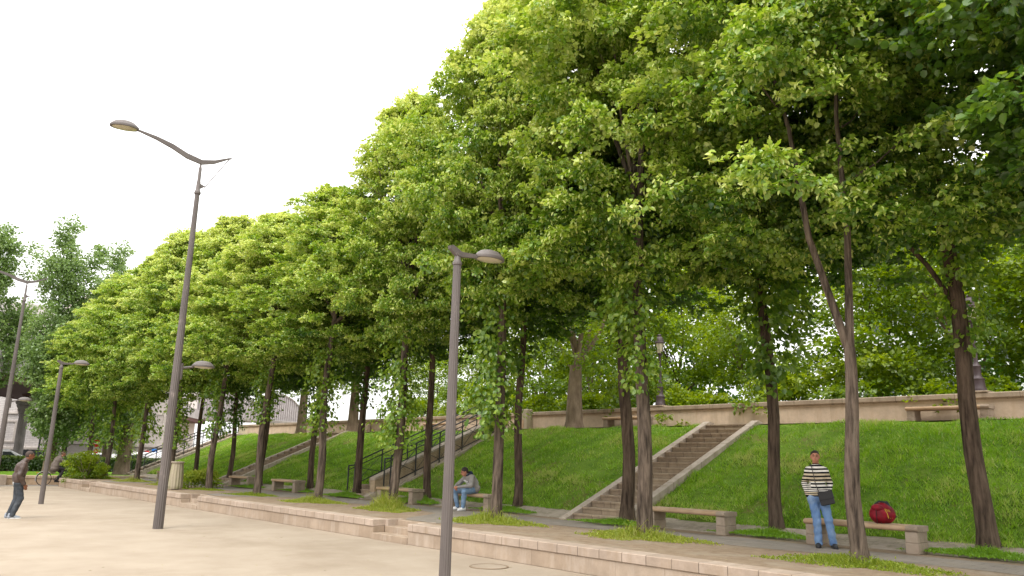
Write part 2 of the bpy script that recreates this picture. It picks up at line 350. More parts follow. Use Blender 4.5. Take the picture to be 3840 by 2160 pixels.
def crown_mesh(name, rad, h, nclump, nper, leaf, seed, m, lobes=.2, crad=(.38,.78), inner=.18, top=.3, hole=0.0, bracts=.0, bottomr=.75, base_t=0.42, sub=0):
    """foliage: leaf clumps spread through a domed, lobed volume (z from 0 to h)"""
    g = np.random.default_rng(seed)
    t = g.random(nclump)**.85
    th = g.random(nclump)*2*pi
    prof = np.interp(t, [0,.12,.30,.5,.7,.85,1.0], [bottomr,.96,1.0,.90,.70,.46,top])
    ph = g.random(4)*6.3
    lob = 1 + lobes*np.sin(3*th+ph[0]+4*t) + lobes*.7*np.sin(5*th+ph[1]-6*t) + lobes*.5*np.sin(2*th+ph[2]+9*t)
    u = g.random(nclump)**.45
    rr = rad*prof*lob*(.25+.75*u)
    C = np.stack([rr*np.cos(th), rr*np.sin(th), t*h], 1)
    if hole > 0:
        keep = (np.sin(C[:,0]*1.7+ph[3])*np.sin(C[:,1]*1.9+ph[1])*np.sin(C[:,2]*1.5+ph[0])) < (1-hole)*.5
        C = C[keep]; u = u[keep]; t = t[keep]
    n = len(C)
    cr = crad[0] + (crad[1]-crad[0])*g.random(n)
    sp_ = g.random(n) < .16   # thin sprigs standing out of the outline
    C[sp_, :2] *= 1.17; C[sp_, 2] += .28*(C[sp_, 2]/h); cr = np.where(sp_, .20, cr)
    cnt = np.maximum(4, (nper*(cr/np.mean(cr))**2).astype(int))
    idx = np.repeat(np.arange(n), cnt); k = len(idx)
    d = unit(g.normal(size=(k,3))); d[:,2] = np.where(d[:,2] < -.25, -d[:,2]*.8, d[:,2])
    sh = .45+.6*g.random(k)**.6
    out = unit(np.stack([C[idx,0], C[idx,1], np.full(k,.35)], 1)+1e-6)
    P = C[idx] + d*np.stack([cr[idx]*sh, cr[idx]*sh, cr[idx]*sh*.80], 1)
    sprig = np.zeros(k)
    if sub:
        # each clump is made of short drooping sprays: leaves gather round a few spray tips
        sd = unit(g.normal(size=(n*sub,3))); sd[:,2] = np.where(sd[:,2] < -.1, -sd[:,2]*.7, sd[:,2]); st = g.random(n*sub)
        si = idx*sub+g.integers(0, sub, k); L_ = g.random(k)**.55
        q = sd[si]*(cr[idx]*1.12*L_)[:,None]; q[:,2] = q[:,2]*.75 - .28*cr[idx]*L_**2
        P = C[idx]+q+g.normal(size=(k,3))*(.035+.045*(1-L_))[:,None]*np.array([[1,1,.8]])
        d = unit(sd[si]*.8+g.normal(size=(k,3))*.45); sh = .45+.6*L_; sprig = (st[si]-.45)*.30 + (L_-.6)*.30
    A = d*.7 + out*.5 + g.normal(size=(k,3))*.35; A[:,2] -= .45
    Nn = out*.45 + np.array([[0,0,.75]]) + g.normal(size=(k,3))*.55
    sz = leaf*(.65+.6*g.random(k))
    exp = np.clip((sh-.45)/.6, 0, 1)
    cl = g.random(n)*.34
    tint = base_t*.30 + cl[idx]*.85 + exp*.22*(u[idx]) + g.random(k)*.22 + .34*(t[idx]-.40) + sprig  # yellower young growth, plus light on tops and shade in depths put into tint
    V, Q = leaf_geo(P, A, Nn, sz, sz*.46)
    T = np.repeat(tint, 2)
    if bracts > 0:
        nb = int(k*bracts); j = g.choice(k, nb, replace=False)
        j = j[(exp[j] > .35)]
        Pb = P[j] + d[j]*.05; Ab = d[j]*.3 + np.array([[0,0,-1.]]) + g.normal(size=(len(j),3))*.45
        Vb, Qb = leaf_geo(Pb, Ab, out[j]+g.normal(size=(len(j),3))*.4, np.full(len(j), leaf*.95), np.full(len(j), leaf*.2))
        Q = np.concatenate([Q, Qb+len(V)]); V = np.concatenate([V, Vb]); T = np.concatenate([T, np.repeat(.80+.3*g.random(len(j)), 2)])
    return fast_mesh(name, V, Q, np.clip(T, 0, 1), m)

def shoots_mesh(name, h, r, n, leaf, seed, m, tcol=.55):
    """drooping leafy shoots along a trunk, z 0..h"""
    g = np.random.default_rng(seed)
    ns = n//13; z = g.random(ns)*h; th = g.random(ns)*2*pi
    env = r*(.55+.6*np.abs(np.sin(z*1.9+seed)))*np.interp(z/h, [0,.15,.7,1], [.4,1,1,1.3])
    P=[];A=[]
    for i in range(ns):
        L = env[i]*(.5+.6*g.random()); dr = np.array([cos(th[i]), sin(th[i]), 0])
        s = g.random(13)
        q = dr[None]*(.1+L*s[:,None]) + np.array([0,0,1.])*(z[i] + .25*s - .75*s**2)[:,None]*1.0
        q += g.normal(size=(13,3))*.06
        P.append(q); A.append(dr[None]*.6 + np.array([[0,0,-.8]]) + g.normal(size=(13,3))*.4)
    P = np.concatenate(P); A = np.concatenate(A); P[:,2] = np.maximum(P[:,2], -.25)
    k = len(P); rad = unit(np.stack([P[:,0],P[:,1],np.zeros(k)],1)+1e-6)
    V, Q = leaf_geo(P, A, rad*.8+np.array([[0,0,.5]])+g.normal(size=(k,3))*.45, leaf*(.7+.6*g.random(k)), leaf*.45*(.7+.6*g.random(k)))
    return fast_mesh(name, V, Q, np.repeat(np.clip(tcol-.25+g.random(k)*.5,0,1), 2), m)

# ------------------------------------------------------------------ smooth bodies (distance field -> surface)
def cap(a, b, ra, rb=None): return ('c', np.array(a,float), np.array(b,float), ra, ra if rb is None else rb)
def ell(c, r, rot=None): return ('e', np.array(c,float), np.array(r,float), rot)
def sdf_mesh(name, prims, h, k, m, cut=None, parent=None, disp=0.0, seed=0):
    los=[];his=[]
    for p in prims:
        if p[0]=='c':
            mr=max(p[3],p[4]); los.append(np.minimum(p[1],p[2])-mr); his.append(np.maximum(p[1],p[2])+mr)
        else:
            mr=max(p[2]); los.append(p[1]-mr); his.append(p[1]+mr)
    lo=np.min(los,0)-3*h; hi=np.max(his,0)+3*h
    n=np.ceil((hi-lo)/h).astype(int)+1
    D=np.full(n,1.0,np.float32)
    ax=[lo[i]+h*np.arange(n[i]) for i in range(3)]
    for p,l,u in zip(prims,los,his):
        a=np.maximum(((l-k*1.5-2*h-lo)/h).astype(int),0); b=np.minimum(((u+k*1.5+2*h-lo)/h).astype(int)+2,n)
        sl=tuple(slice(a[i],b[i]) for i in range(3))
        X,Y,Z=np.meshgrid(ax[0][sl[0]],ax[1][sl[1]],ax[2][sl[2]],indexing='ij')
        if p[0]=='c':
            A,B=p[1],p[2]; ba=B-A; L2=max(ba@ba,1e-9)
            t=np.clip(((X-A[0])*ba[0]+(Y-A[1])*ba[1]+(Z-A[2])*ba[2])/L2,0,1)
            d=np.sqrt((X-A[0]-t*ba[0])**2+(Y-A[1]-t*ba[1])**2+(Z-A[2]-t*ba[2])**2)-(p[3]+(p[4]-p[3])*t)
        else:
            q=np.stack([X-p[1][0],Y-p[1][1],Z-p[1][2]],-1)
            if p[3] is not None: q=q@np.array(p[3]).astype(float)
            q=q/p[2]; l_=np.sqrt((q**2).sum(-1)); d=(l_-1)*min(p[2])
        o=D[sl]; hh=np.clip(.5+.5*(o-d)/k,0,1)
        D[sl]=(o*(1-hh)+d*hh-k*hh*(1-hh)).astype(np.float32)
    X,Y,Z=np.meshgrid(*ax,indexing='ij')
    if cut is not None: D=np.maximum(D,cut(X,Y,Z)).astype(np.float32)
    if disp: D=D+disp*(np.sin(X*31+Z*17+seed)*np.sin(Y*37+Z*23)*.6+np.sin(Z*46+X*13+seed)*.4)
    I=D<0
    # surface nets
    c=np.zeros(tuple(n-1),np.int8)
    for dx in (0,1):
        for dy in (0,1):
            for dz in (0,1):
                c+=I[dx:n[0]-1+dx,dy:n[1]-1+dy,dz:n[2]-1+dz]
    cells=np.argwhere((c>0)&(c<8)); ids=-np.ones(tuple(n-1),np.int64); ids[tuple(cells.T)]=np.arange(len(cells))
    acc=np.zeros((len(cells),3)); cnt=np.zeros(len(cells))
    cor=[(x,y,z) for x in (0,1) for y in (0,1) for z in (0,1)]
    for i in range(8):
        for j in range(i+1,8):
            if sum(abs(np.array(cor[i])-np.array(cor[j])))!=1: continue
            va=D[tuple((cells+cor[i]).T)]; vb=D[tuple((cells+cor[j]).T)]
            s=(va<0)!=(vb<0); t=np.where(s,va/np.where(s,va-vb,1),0)
            pt=np.array(cor[i])+t[:,None]*(np.array(cor[j])-np.array(cor[i]))
            acc+=np.where(s[:,None],pt,0); cnt+=s
    V=lo+h*(cells+acc/np.maximum(cnt,1)[:,None])
    F=[]
    for axi in range(3):
        o1=[(0,0,0),(0,0,0)]
        e=np.zeros(3,int); e[axi]=1
        a0=I[tuple(slice(0,n[i]-e[i]) for i in range(3))]; a1=I[tuple(slice(e[i],n[i]) for i in range(3))]
        ed=np.argwhere(a0!=a1)
        b1=(axi+1)%3; b2=(axi+2)%3
        ok=(ed[:,b1]>0)&(ed[:,b2]>0)&(ed[:,b1]<n[b1]-1)&(ed[:,b2]<n[b2]-1); ed=ed[ok]
        u=np.zeros(3,int); u[b1]=1; w=np.zeros(3,int); w[b2]=1
        q=np.stack([ids[tuple((ed-u-w).T)],ids[tuple((ed-w).T)],ids[tuple(ed.T)],ids[tuple((ed-u).T)]],1)
        flip=~I[tuple(ed.T)]
        q[flip]=q[flip][:,::-1]
        F.append(q)
    F=np.concatenate(F); F=F[(F>=0).all(1)]
    me=fast_mesh(name,V,F,None,m,True)
    ob=bpy.data.objects.new(name,me); COL.objects.link(ob)
    if parent: ob.parent=parent
    return ob

def rotx(a): return np.array([[1,0,0],[0,cos(a),-sin(a)],[0,sin(a),cos(a)]])
def rotz(a): return np.array([[cos(a),-sin(a),0],[sin(a),cos(a),0],[0,0,1]])

def head_prims(hc, yaw=0, pitch=0):
    """skull, jaw, nose, ears round centre hc; returns prims and a mapper for features"""
    Rm = rotz(yaw)@rotx(-pitch); hc = np.array(hc,float)
    f = lambda x,y,z: hc + Rm@np.array([x,y,z])
    pr = [ell(f(0,-.012,.025),(.074,.092,.088),Rm), ell(f(0,.02,-.045),(.058,.068,.066),Rm), ell(f(0,.052,-.085),(.03,.028,.024),Rm),
          cap(f(0,.088,.01),f(0,.108,-.028),.010,.016), ell(f(.076,-.008,-.012),(.010,.022,.034),Rm), ell(f(-.076,-.008,-.012),(.010,.022,.034),Rm),
          ell(f(0,.082,-.062),(.026,.014,.012),Rm), ell(f(0,.078,.028),(.055,.014,.010),Rm)]
    return pr, f, Rm
def features(par, f, skin_dark, mouth):
    for sx in (-1,1):
        b = MB(); c = f(sx*.031,.086,.008); b.lathe([(.001,-.007),(.009,-.004),(.012,0),(.009,.004),(.001,.007)], tuple(c), 10)
        b.build('eye', M['black'], par, True)
        b = MB(); b.tube([f(sx*.014,.097,.028), f(sx*.032,.096,.034), f(sx*.050,.082,.028)], [.004,.005,.003], 6); b.build('eyebrow', M['hair'], par, True)
    b = MB(); b.tube([f(-.024,.090,-.060), f(0,.099,-.058), f(.024,.090,-.060)], [.003,.0065,.003], 6); b.build('mouth', mouth, par, True)
def hand_prims(w, dirv, side, palm_n, curl=.5, s=1.0):
    """palm + five curved fingers; w wrist, dirv towards fingers, side thumb direction, palm_n palm normal"""
    w=np.array(w,float); d=np.array(dirv,float); d/=np.linalg.norm(d); t=np.array(side,float); t-=d*(t@d); t/=np.linalg.norm(t); nrm=np.array(palm_n,float); nrm-=d*(nrm@d)+0; nrm/=np.linalg.norm(nrm)
    pr=[cap(w,w+d*.03,.026*s,.028*s)]
    for i,(o,l) in enumerate([(.030,.068),(.010,.078),(-.010,.073),(-.029,.058)]):
        k0=w+d*.085*s+t*o*s; pr.append(cap(w+d*.02*s+t*o*.6*s,k0,.016*s,.0115*s))
        a1=curl*.5; a2=curl*1.2
        k1=k0+(d*cos(a1)+nrm*sin(a1))*l*.5*s; k2=k1+(d*cos(a2)+nrm*sin(a2))*l*.5*s
        pr+= [cap(k0,k1,.0105*s,.0095*s), cap(k1,k2,.0095*s,.0082*s)]
    tb=w+d*.03*s+t*.025*s; t1=tb+(d*.6+t*.75+nrm*.2)*.038*s; t2=t1+(d*.9+t*.3+nrm*.35)*.032*s
    pr+=[cap(tb,t1,.014*s,.0115*s), cap(t1,t2,.0115*s,.009*s)]
    return pr
def shoe(name, heel, toe, m, par, sole=None, hgt=.05):
    heel=np.array(heel,float); toe=np.array(toe,float); mid=heel*.5+toe*.5
    up=np.array([0,0,1.])
    o=sdf_mesh(name,[cap(heel+up*.042,mid+up*.04,.043,.046),cap(mid+up*.038,toe-(toe-heel)*.12+up*.03,.046,.034),cap(heel+up*.05,heel+up*.10,.042,.040)],.009,.02,m,cut=lambda X,Y,Z:(heel[2]+.006)-Z,parent=par)
    b=MB(); ang=math.atan2(toe[1]-heel[1],toe[0]-heel[0]); L=np.linalg.norm((toe-heel)[:2]); prof=[]
    for i in range(20):
        a=2*pi*i/20; x=cos(a)*(L/2+.035)+L/2-.004; y=sin(a)*(.044 if cos(a)<0 else .05)
        prof.append((heel[0]+x*cos(ang)-y*sin(ang), heel[1]+x*sin(ang)+y*cos(ang)))
    b.prism(prof,'z',heel[2],heel[2]+.022); b.build('sole', sole or M['black'], o)
    return o

# ================================================================== SETTING
def struct(o, label, cat): return tag(o, label, cat, kind='structure')
b = MB(); b.raw([(-600,-500,0),(500,-500,0),(500,600,0),(-600,600,0)], [(0,1,2,3)])
struct(b.build('plaza_ground', M['sand']), 'wide pale sandy plaza ground in front of the low stone wall', 'ground')

XR = 13.0
GAPS = [(-15.4,-14.05), (-27.4,-25.9), (-40.1,-38.6)]
def spans(x0, x1, holes):
    out = []; a = x0
    for h0, h1 in sorted(holes):
        if h0 > a: out.append((a, h0))
        a = max(a, h1)
    if a < x1: out.append((a, x1))
    return out
TZ = .40
# terrace
b = MB()
for a, c in spans(-44.3, XR, GAPS): b.raw([(a,10.0,TZ),(c,10.0,TZ),(c,14.4,TZ),(a,14.4,TZ)], [(0,1,2,3)])
for h0, h1 in GAPS: b.raw([(h0,10.42,TZ),(h1,10.42,TZ),(h1,14.4,TZ),(h0,14.4,TZ)], [(0,1,2,3)])
b.raw([(-44.3,9.7,0),(-44.3,14.4,0),(-44.3,14.4,TZ),(-44.3,9.7,TZ)], [(0,1,2,3)])
struct(b.build('terrace_ground', M['earth'], fixn=False), 'raised strip of brown packed earth between the low wall and the grass bank', 'ground')
# path with wavy edges, spurs at the steps
b = MB(); n = 150; vs = []
for i in range(n+1):
    x = -44.2 + (XR+44.2)*i/n
    y0 = 12.55 + .12*sin(x*.9)+.06*sin(x*2.7); y1 = 13.80 + .05*sin(x*1.3)
    for h0, h1 in GAPS:
        m_ = (h0+h1)/2
        y0 = min(y0, max(10.46, 12.6 - max(0, 1.5-abs(x-m_)*.75)*2.2)) if abs(x-m_) < 2.6 else y0
    vs += [(x,y0,TZ+.005),(x,y1,TZ+.005)]
b.raw(vs, [(2*i,2*i+2,2*i+3,2*i+1) for i in range(n)])
struct(b.build('path', M['asphalt'], fixn=False), 'grey paved footpath running past the stone benches', 'path')
# cross path at the far left
b = MB(); b.raw([(-46.45,-30,.006),(-44.6,-30,.006),(-44.6,14.6,.006),(-46.45,14.6,.006)], [(0,1,2,3)])
struct(b.build('path', M['asphalt'], fixn=False), 'narrow grey path crossing the far left end of the plaza', 'path')

ST = dict(A=(-13.9,-12.05), B=(-24.75,-23.05), C=(-36.75,-34.95), D=(-49.95,-48.2))
holes = [ST['A'], ST['B'], ST['C']]
# sloping setts at the bank's foot
b = MB(); gr = np.random.default_rng(3)
for a, c in spans(-48.2, XR, holes):
    k = max(2, int((c-a)/.35)); vs = []
    for i in range(k+1):
        x = a+(c-a)*i/k
        vs += [(x,14.28,TZ+.004),(x,15.02,.57)]
    b.raw(vs, [(2*i,2*i+2,2*i+3,2*i+1) for i in range(k)])
struct(b.build('kerb_strip', M['strip'], fixn=False), 'sloping strip of worn stone setts along the foot of the grass bank', 'paving')
# grass bank
def slope_z(y): return float(np.interp(y, [14.85,15.6,20.0,20.4], [.49,.87,2.86,2.95]))
b = MB()
def bumpz(x,y): return .045*sin(x*1.7+y*2.1)+.03*sin(x*4.1-y*3.3)+.02*sin(x*9+y*7)
for a, c in spans(-48.2, XR, holes):
    nx = max(3, int((c-a)/.25)); ny = 22; vs = []
    for j in range(ny+1):
        y = 14.85 + 5.5*j/ny
        for i in range(nx+1):
            x = a+(c-a)*i/nx; ed = 0 if (i in (0,nx) or j in (0,ny)) else 1
            vs.append((x, y, slope_z(y)+ed*bumpz(x,y)))
    b.raw(vs, [(j*(nx+1)+i, j*(nx+1)+i+1, (j+1)*(nx+1)+i+1, (j+1)*(nx+1)+i) for j in range(ny) for i in range(nx)])
bank = b.build('grass_bank_terrain', M['soilgrass'], smooth=True, fixn=False)
struct(bank, 'steep green grass bank rising behind the path to the parapet', 'terrain')
# upper walk and park ground
b = MB(); b.raw([(-52,20.3,2.955),(XR,20.3,2.955),(XR,22.4,2.955),(-52,22.4,2.955)], [(0,1,2,3)])
b.raw([(-49.95,14.5,0),(-49.95,22.4,0),(-49.95,22.4,2.955),(-49.95,20.3,2.955)],[(0,1,2,3)])
b.raw([(-52,20.3,0),(-49.95,20.3,0),(-49.95,20.3,2.955),(-52,20.3,2.955)],[(0,1,2,3)])
struct(b.build('upper_walk', M['earth'], fixn=False), 'earth walk along the top of the bank below the parapet', 'path')
b = MB(); b.raw([(-52,22.6,2.9),(45,22.6,2.9),(45,90,2.9),(-52,90,2.9)], [(0,1,2,3)])
b.raw([(-52,22.6,0),(-52,90,0),(-52,90,2.9),(-52,22.6,2.9)],[(0,1,2,3)])
struct(b.build('park_ground', M['soilgrass'], fixn=False), 'park ground behind the parapet under the trees', 'ground')
b = MB(); b.box(-57.8,-46.95,-30,21.5,0,.44)
struct(b.build('lawn', M['lawn']), 'strip of bright green lawn between the low cross wall and the hedge', 'lawn')
b = MB(); b.raw([(-83,-150,.008),(-58,-150,.008),(-58,200,.008),(-83,200,.008)], [(0,1,2,3)])
struct(b.build('road', mat('road_asphalt', (.05,.05,.05), (.08,.08,.08), scale=6, rough=.9), fixn=False), 'asphalt road beyond the hedge', 'road')

# ------------------------------------------------------------------ low wall
segs = spans(-44.3, XR, GAPS)
lw = ['long low limestone wall at the lower right, running past the nearest lamp', 'low limestone wall segment between the tall lamp foot and the nearest lamp post',
      'third low limestone wall segment, between the tall lamp and the short lamp on the left', 'farthest low limestone wall segment, beside the cyclist']
for (a, c), lb in zip(segs[::-1], lw):
    t = empty('low_wall', ((a+c)/2, 9.9, 0), 0, lb, 'low wall', 'segments of the low plaza wall')
    o = MB(); o.box(a, c, 9.72, 10.02, .002, .262, .006); q = o.build('base_course', M['wallbase']); q.parent = t; q.matrix_parent_inverse = Matrix.Translation(-t.location)
    o = MB(); o.box(a, c, 9.70, 10.10, .264, .415, .012); q = o.build('coping', M['coping']); q.parent = t; q.matrix_parent_inverse = Matrix.Translation(-t.location)
def put(mb, name, m, t, smooth=False):
    """mesh given in world coordinates, hung under the thing t"""
    q = mb.build(name, m, smooth=smooth); q.parent = t; q.matrix_parent_inverse = Matrix.Translation(-t.location); return q
sl = ['stone steps cut into the low wall just left of the nearest lamp post', 'stone steps cut into the low wall right of the tall lamp foot', 'little stone steps in the low wall, between the tall lamp and the walking man']
for (a, c), lb in zip(GAPS[::-1][::-1], sl):
    t = empty('stone_steps', ((a+c)/2, 9.9, 0), 0, lb, 'steps', 'little steps through the low wall')
    for k, (y0, y1, z) in enumerate([(9.69,10.05,.135), (10.02,10.36,.27), (10.30,10.5,.398)]):
        o = MB(); o.box(a+.002+(.0 if k == 0 else .001*k), c-.002-.001*k, y0, y1, -.02, z, .008); put(o, 'step', M['wallbase'], t)
    for q0, q1 in ((a-.001, a+.10), (c-.10, c+.001)):
        o = MB(); o.box(q0, q1, 10.03, 10.45, 0, .4145, .006); put(o, 'side_block', M['coping'], t)
# cross wall on the left
t = empty('low_wall', (-46.7, 0, 0), 0, 'low limestone wall edging the lawn at the far left end of the plaza', 'low wall')
o = MB(); o.box(-46.95,-46.5,-30,14.6,0,.33,.006); put(o, 'base_course', brickmat('limestone_blocks_side', (.50,.36,.25), (.43,.31,.21), (.3,.22,.15), .9,.9,.008, axes='yz', stain=(.36,.27,.18)), t)
o = MB(); o.box(-47.0,-46.46,-30,14.6,.332,.46,.012); put(o, 'coping', brickmat('limestone_coping_side', (.58,.45,.33), (.5,.38,.27), (.3,.22,.15), .6,.9,.008, axes='yz', stain=(.4,.3,.2)), t)
# short buttress at the left edge of the picture
t = empty('stone_block', (-46.1, 7.5, 0), 0, 'pale stone block standing against the cross wall at the left edge', 'stone block')
o = MB(); o.box(-46.46,-45.9,7.3,7.75,0,.50,.02); put(o, 'block', M['coping'], t)

# ------------------------------------------------------------------ staircases
def stairs(key, label, n=18, y0=14.3, y1=20.35, z0=TZ, z1=2.955, sw=.22, sides=(1,1)):
    x0, x1 = ST[key]; t = empty('stone_staircase', ((x0+x1)/2, y0, z0), 0, label, 'staircase', 'stone staircases up the bank')
    a = x0+sw if sides[0] else x0; c = x1-sw if sides[1] else x1
    rise = (z1-z0)/n; run = (y1-y0)/n; o = MB()
    for k in range(n):
        # tread slab with a little nosing, riser set back
        za = z0+k*rise; ya = y0+k*run
        o.box(a+.001, c-.001, ya, ya+run+.06, za+rise-.05, za+rise-.0005*(k%2), .006)
        o.box(a+.004, c-.004, ya+.025, ya+run+.05, za-.12, za+rise-.051)
    put(o, 'steps', M['step'], t)
    for sd, (p, q) in zip((0,1), ((x0,a),(c,x1))):
        if not sides[sd]: continue
        sl_ = (z1-z0)/(y1-y0)
        poly = [(y0-.25,z0-.1),(y0-.25,z0+.02),(y0+.02,z0+.13),(y1-.1,z1+.10),(y1+.12,z1+.06),(y1+.12,z1-.5),(y0+.3,z0-.1)]
        o = MB(); o.prism(poly, 'x', p, q); put(o, 'stringer', M['stringer'], t)
    return t
stairs('A', 'wide stone staircase up the bank behind the nearest leaning tree trunks')
stairs('C', 'narrow-looking stone staircase without railings, left of the railed one')
tB = stairs('B', 'stone staircase with iron railings and a tall tan side wall', sw=.30, sides=(0,1))
stairs('D', 'farthest stone staircase, at the left end of the bank', sw=.3)
# tall cheek wall of the railed staircase
slp = (2.955-TZ)/(20.35-14.3)
L_ = lambda y: TZ+(y-14.3)*slp
wy0 = 14.55
t = tB
o = MB(); o.prism([(wy0,TZ-.05),(wy0,L_(wy0)+.50),(19.2,L_(19.2)+.50),(20.5,3.45),(20.5,2.6)], 'x', -23.40, -23.12)
put(o, 'side_wall', brickmat('thin_coursed_stone', (.50,.39,.27), (.46,.35,.235), (.32,.24,.155), .5, .045, .012, axes='yz', nscale=4, stain=(.34,.24,.15)), t)
o = MB(); o.prism([(wy0-.02,L_(wy0)+.503),(wy0-.02,L_(wy0)+.58),(19.2,L_(19.2)+.58),(20.5,3.53),(20.5,3.455),(19.2,L_(19.2)+.503)], 'x', -23.44, -23.08)
put(o, 'coping', M['stringer'], t)
o = MB(); o.prism([(14.95,.5),(14.95,.66),(20.3,3.06),(20.3,2.7)], 'x', -23.05, -22.86); put(o, 'kerb', M['stringer'], t)

def railing(x, y0, y1, label, base, h=1.0, mesh=True, np_=5, first=True, lowest=None, rel='railing'):
    t = empty('stair_railing', (x, y0, base(y0)), 0, label, 'railing', 'iron stair railings')
    P = lambda y, dz: (x, y, base(y)+dz)
    o = MB(); pts = []
    if first: pts += [(x, y0-.02, base(y0)+h-.16), (x, y0, base(y0)+h-.02), (x, y0+.22, base(y0)+h)]
    pts += [P(y0+.35, h+.0), P(y1, h)]
    o.tube(pts, .026, 8); put(o, 'handrail', M['iron'], t, True)
    o = MB(); o.tube([P(y0, h-.17), P(y1, h-.17)], .018, 6); put(o, 'mid_rail', M['iron'], t)
    o = MB(); o.tube([P(y0+.3, .24), P(y1, .24)], .018, 6); put(o, 'bottom_rail', M['iron'], t)
    ys = [y0, y0+.25]+[y0+.25+(y1-y0-.25)*k/np_ for k in range(1, np_+1)]
    for y in ys:
        o = MB(); o.box(x-.018, x+.018, y-.018, y+.018, base(y)+(lowest or .0), base(y)+h); put(o, 'post', M['iron'], t)
    for k in range(1, np_+1):
        ya, yb = ys[k], ys[k+1]
        o = MB(); o.tube([P(ya, h-.17), P(yb, .24)], .010, 5); o.tube([P(ya, .24), P(yb, h-.17)], .009, 5); put(o, 'brace', M['iron'], t)
    if mesh:
        o = MB()
        for k in range(9):
            z = .28+k*.06; o.tube([P(y0+.3, z), P(y1, z)], .0028, 3, cap=False)
        put(o, 'wire_infill', M['iron2'], t)
    return t
railing(-24.72, 14.45, 20.2, 'black iron stair railing on the left side of the railed staircase', L_, h=1.02)
railing(-23.04, 14.85, 20.2, 'black iron stair railing outside the tan wall of the railed staircase', lambda y: L_(y)-.08, h=1.20)
railing(-49.8, 14.6, 20.2, 'far iron railing of the leftmost staircase', L_, h=1.0, mesh=False)
railing(-48.35, 14.6, 20.2, 'near iron railing of the leftmost staircase, next to the grass', L_, h=1.0, mesh=False)

# ------------------------------------------------------------------ parapet
t = empty('parapet_wall', (-20, 22.4, 2.9), 0, 'long pale limestone parapet along the top of the bank', 'parapet wall')
o = MB(); o.box(-53.3, XR, 22.30, 22.62, 2.9, 3.60); put(o, 'wall_face', M['parapet'], t)
o = MB(); o.box(-53.4, XR, 22.22, 22.70, 3.605, 3.75, .02); put(o, 'coping', M['parcap'], t)
o = MB(); o.box(-53.35, XR, 22.26, 22.66, 3.575, 3.604); put(o, 'moulding', M['step'], t)
for px in (-17.2,-6.98):
    o = MB(); o.box(px-.28, px+.28, 22.20, 22.72, 3.752, 3.80, .01); put(o, 'lamp_plinth', M['parcap'], t)
t = empty('stone_pier', (-23.9, 22.2, 2.95), 0, 'short grey stone pier standing in front of the parapet, left of the thick tree', 'pier')
o = MB(); o.box(-24.18,-23.62,21.95,22.28,2.95,3.86,.02); put(o, 'pier_body', M['bin'], t)
o = MB(); o.box(-24.08,-23.80,21.935,21.955,3.1,3.42); put(o, 'patch', M['benchtop'], t)
t = empty('stone_plinth', (-36.6, 22.0, 2.95), 0, 'low pale stone plinth at the head of the unrailed far staircase', 'plinth')
o = MB(); o.box(-37.4,-36.1,21.7,22.25,2.95,3.5,.02); put(o, 'plinth_body', M['parapet'], t)

# ------------------------------------------------------------------ benches
def bench(loc, label, flip=False):
    t = empty('stone_bench', loc, 0, label, 'bench', 'stone benches')
    # seat with bullnose front
    prof = []
    for k in range(7):
        a = -pi/2+pi*k/6; prof.append((.045-.045*cos(a), .405+.045*sin(a)))
    prof += [(.47,.45),(.47,.36)]
    o = MB(); o.prism(prof, 'x', -1.0, .80); o.build('seat', M['benchtop'], t)
    o = MB(); o.prism(prof, 'x', .803, 1.0); o.build('end_block', M['benchleg'], t)
    for x in (-.88,.88):
        o = MB(); o.box(x-.105, x+.105, .035, .46, 0, .178, .008); o.box(x-.10, x+.10, .04, .455, .180, .359, .008); o.build('leg', M['benchleg'], t)
    return t
BL = [(-6.47,13.93,TZ,'stone bench carrying the red bag, behind the man in the striped jumper'), (-10.15,13.93,TZ,'stone bench at the foot of the wide staircase'),
      (-17.45,13.9,TZ,'stone bench with the man in the grey hoodie sitting on it'), (-21.0,13.9,TZ,'stone bench in front of the tan-walled railed staircase'),
      (-28.65,13.9,TZ,'empty stone bench, the nearer of the pair left of the railed staircase'), (-32.8,13.9,TZ,'empty stone bench at the foot of the unrailed far staircase'),
      (-40.6,13.4,TZ,'farthest stone bench, half hidden behind the concrete litter bin'),
      (-7.57,21.7,2.955,'upper stone bench against the parapet above the red bag'), (-18.3,21.7,2.955,'upper stone bench against the parapet just right of the thick tree'), (-29.6,21.7,2.955,'upper stone bench against the parapet above the railed staircase')]
for x,y,z,lb in BL: bench((x,y,z), lb)

# ------------------------------------------------------------------ litter bin, manhole, barrier
t = empty('litter_bin', (-31.05,10.75,TZ), 0, 'mossy fluted concrete litter bin, wider at the foot, on the terrace', 'bin')
o = MB(); prof = [(.0,.03),(.235,.03),(.255,.12),(.24,.5),(.205,.97),(.20,1.0),(.17,1.0),(.165,.9),(0,.9)]
o.lathe(prof, (0,0,0), 28); q = o.build('bin_body', M['bin'], t)
me = q.data
for v in me.vertices:
    a = math.atan2(v.co.y, v.co.x); k = 1+.035*cos(14*a); v.co.x *= k; v.co.y *= k
o = MB(); o.lathe([(.14,.0),(.14,.04),(.0,.04)], (0,0,-.005), 16); o.build('foot', M['iron2'], t)
o = MB(); o.lathe([(.16,.985),(.235,.985),(.245,1.01),(.235,1.035),(.16,1.03)], (0,0,0), 28); o.build('rim', M['stringer'], t)
t = empty('manhole_cover', (-10.5,8.95,0), 0, 'round manhole cover set flush in the plaza sand', 'manhole cover')
o = MB(); o.lathe([(.30,.0),(.30,.010),(.27,.012),(0.0,.012)], (0,0,0), 32); o.build('lid', M['sand'], t)
o = MB(); vs=[]; 
for r_,z_ in ((.335,.002),(.335,.014),(.305,.014),(.305,.002)):
    vs += [(r_*cos(2*pi*k/40), r_*sin(2*pi*k/40), z_) for k in range(40)]
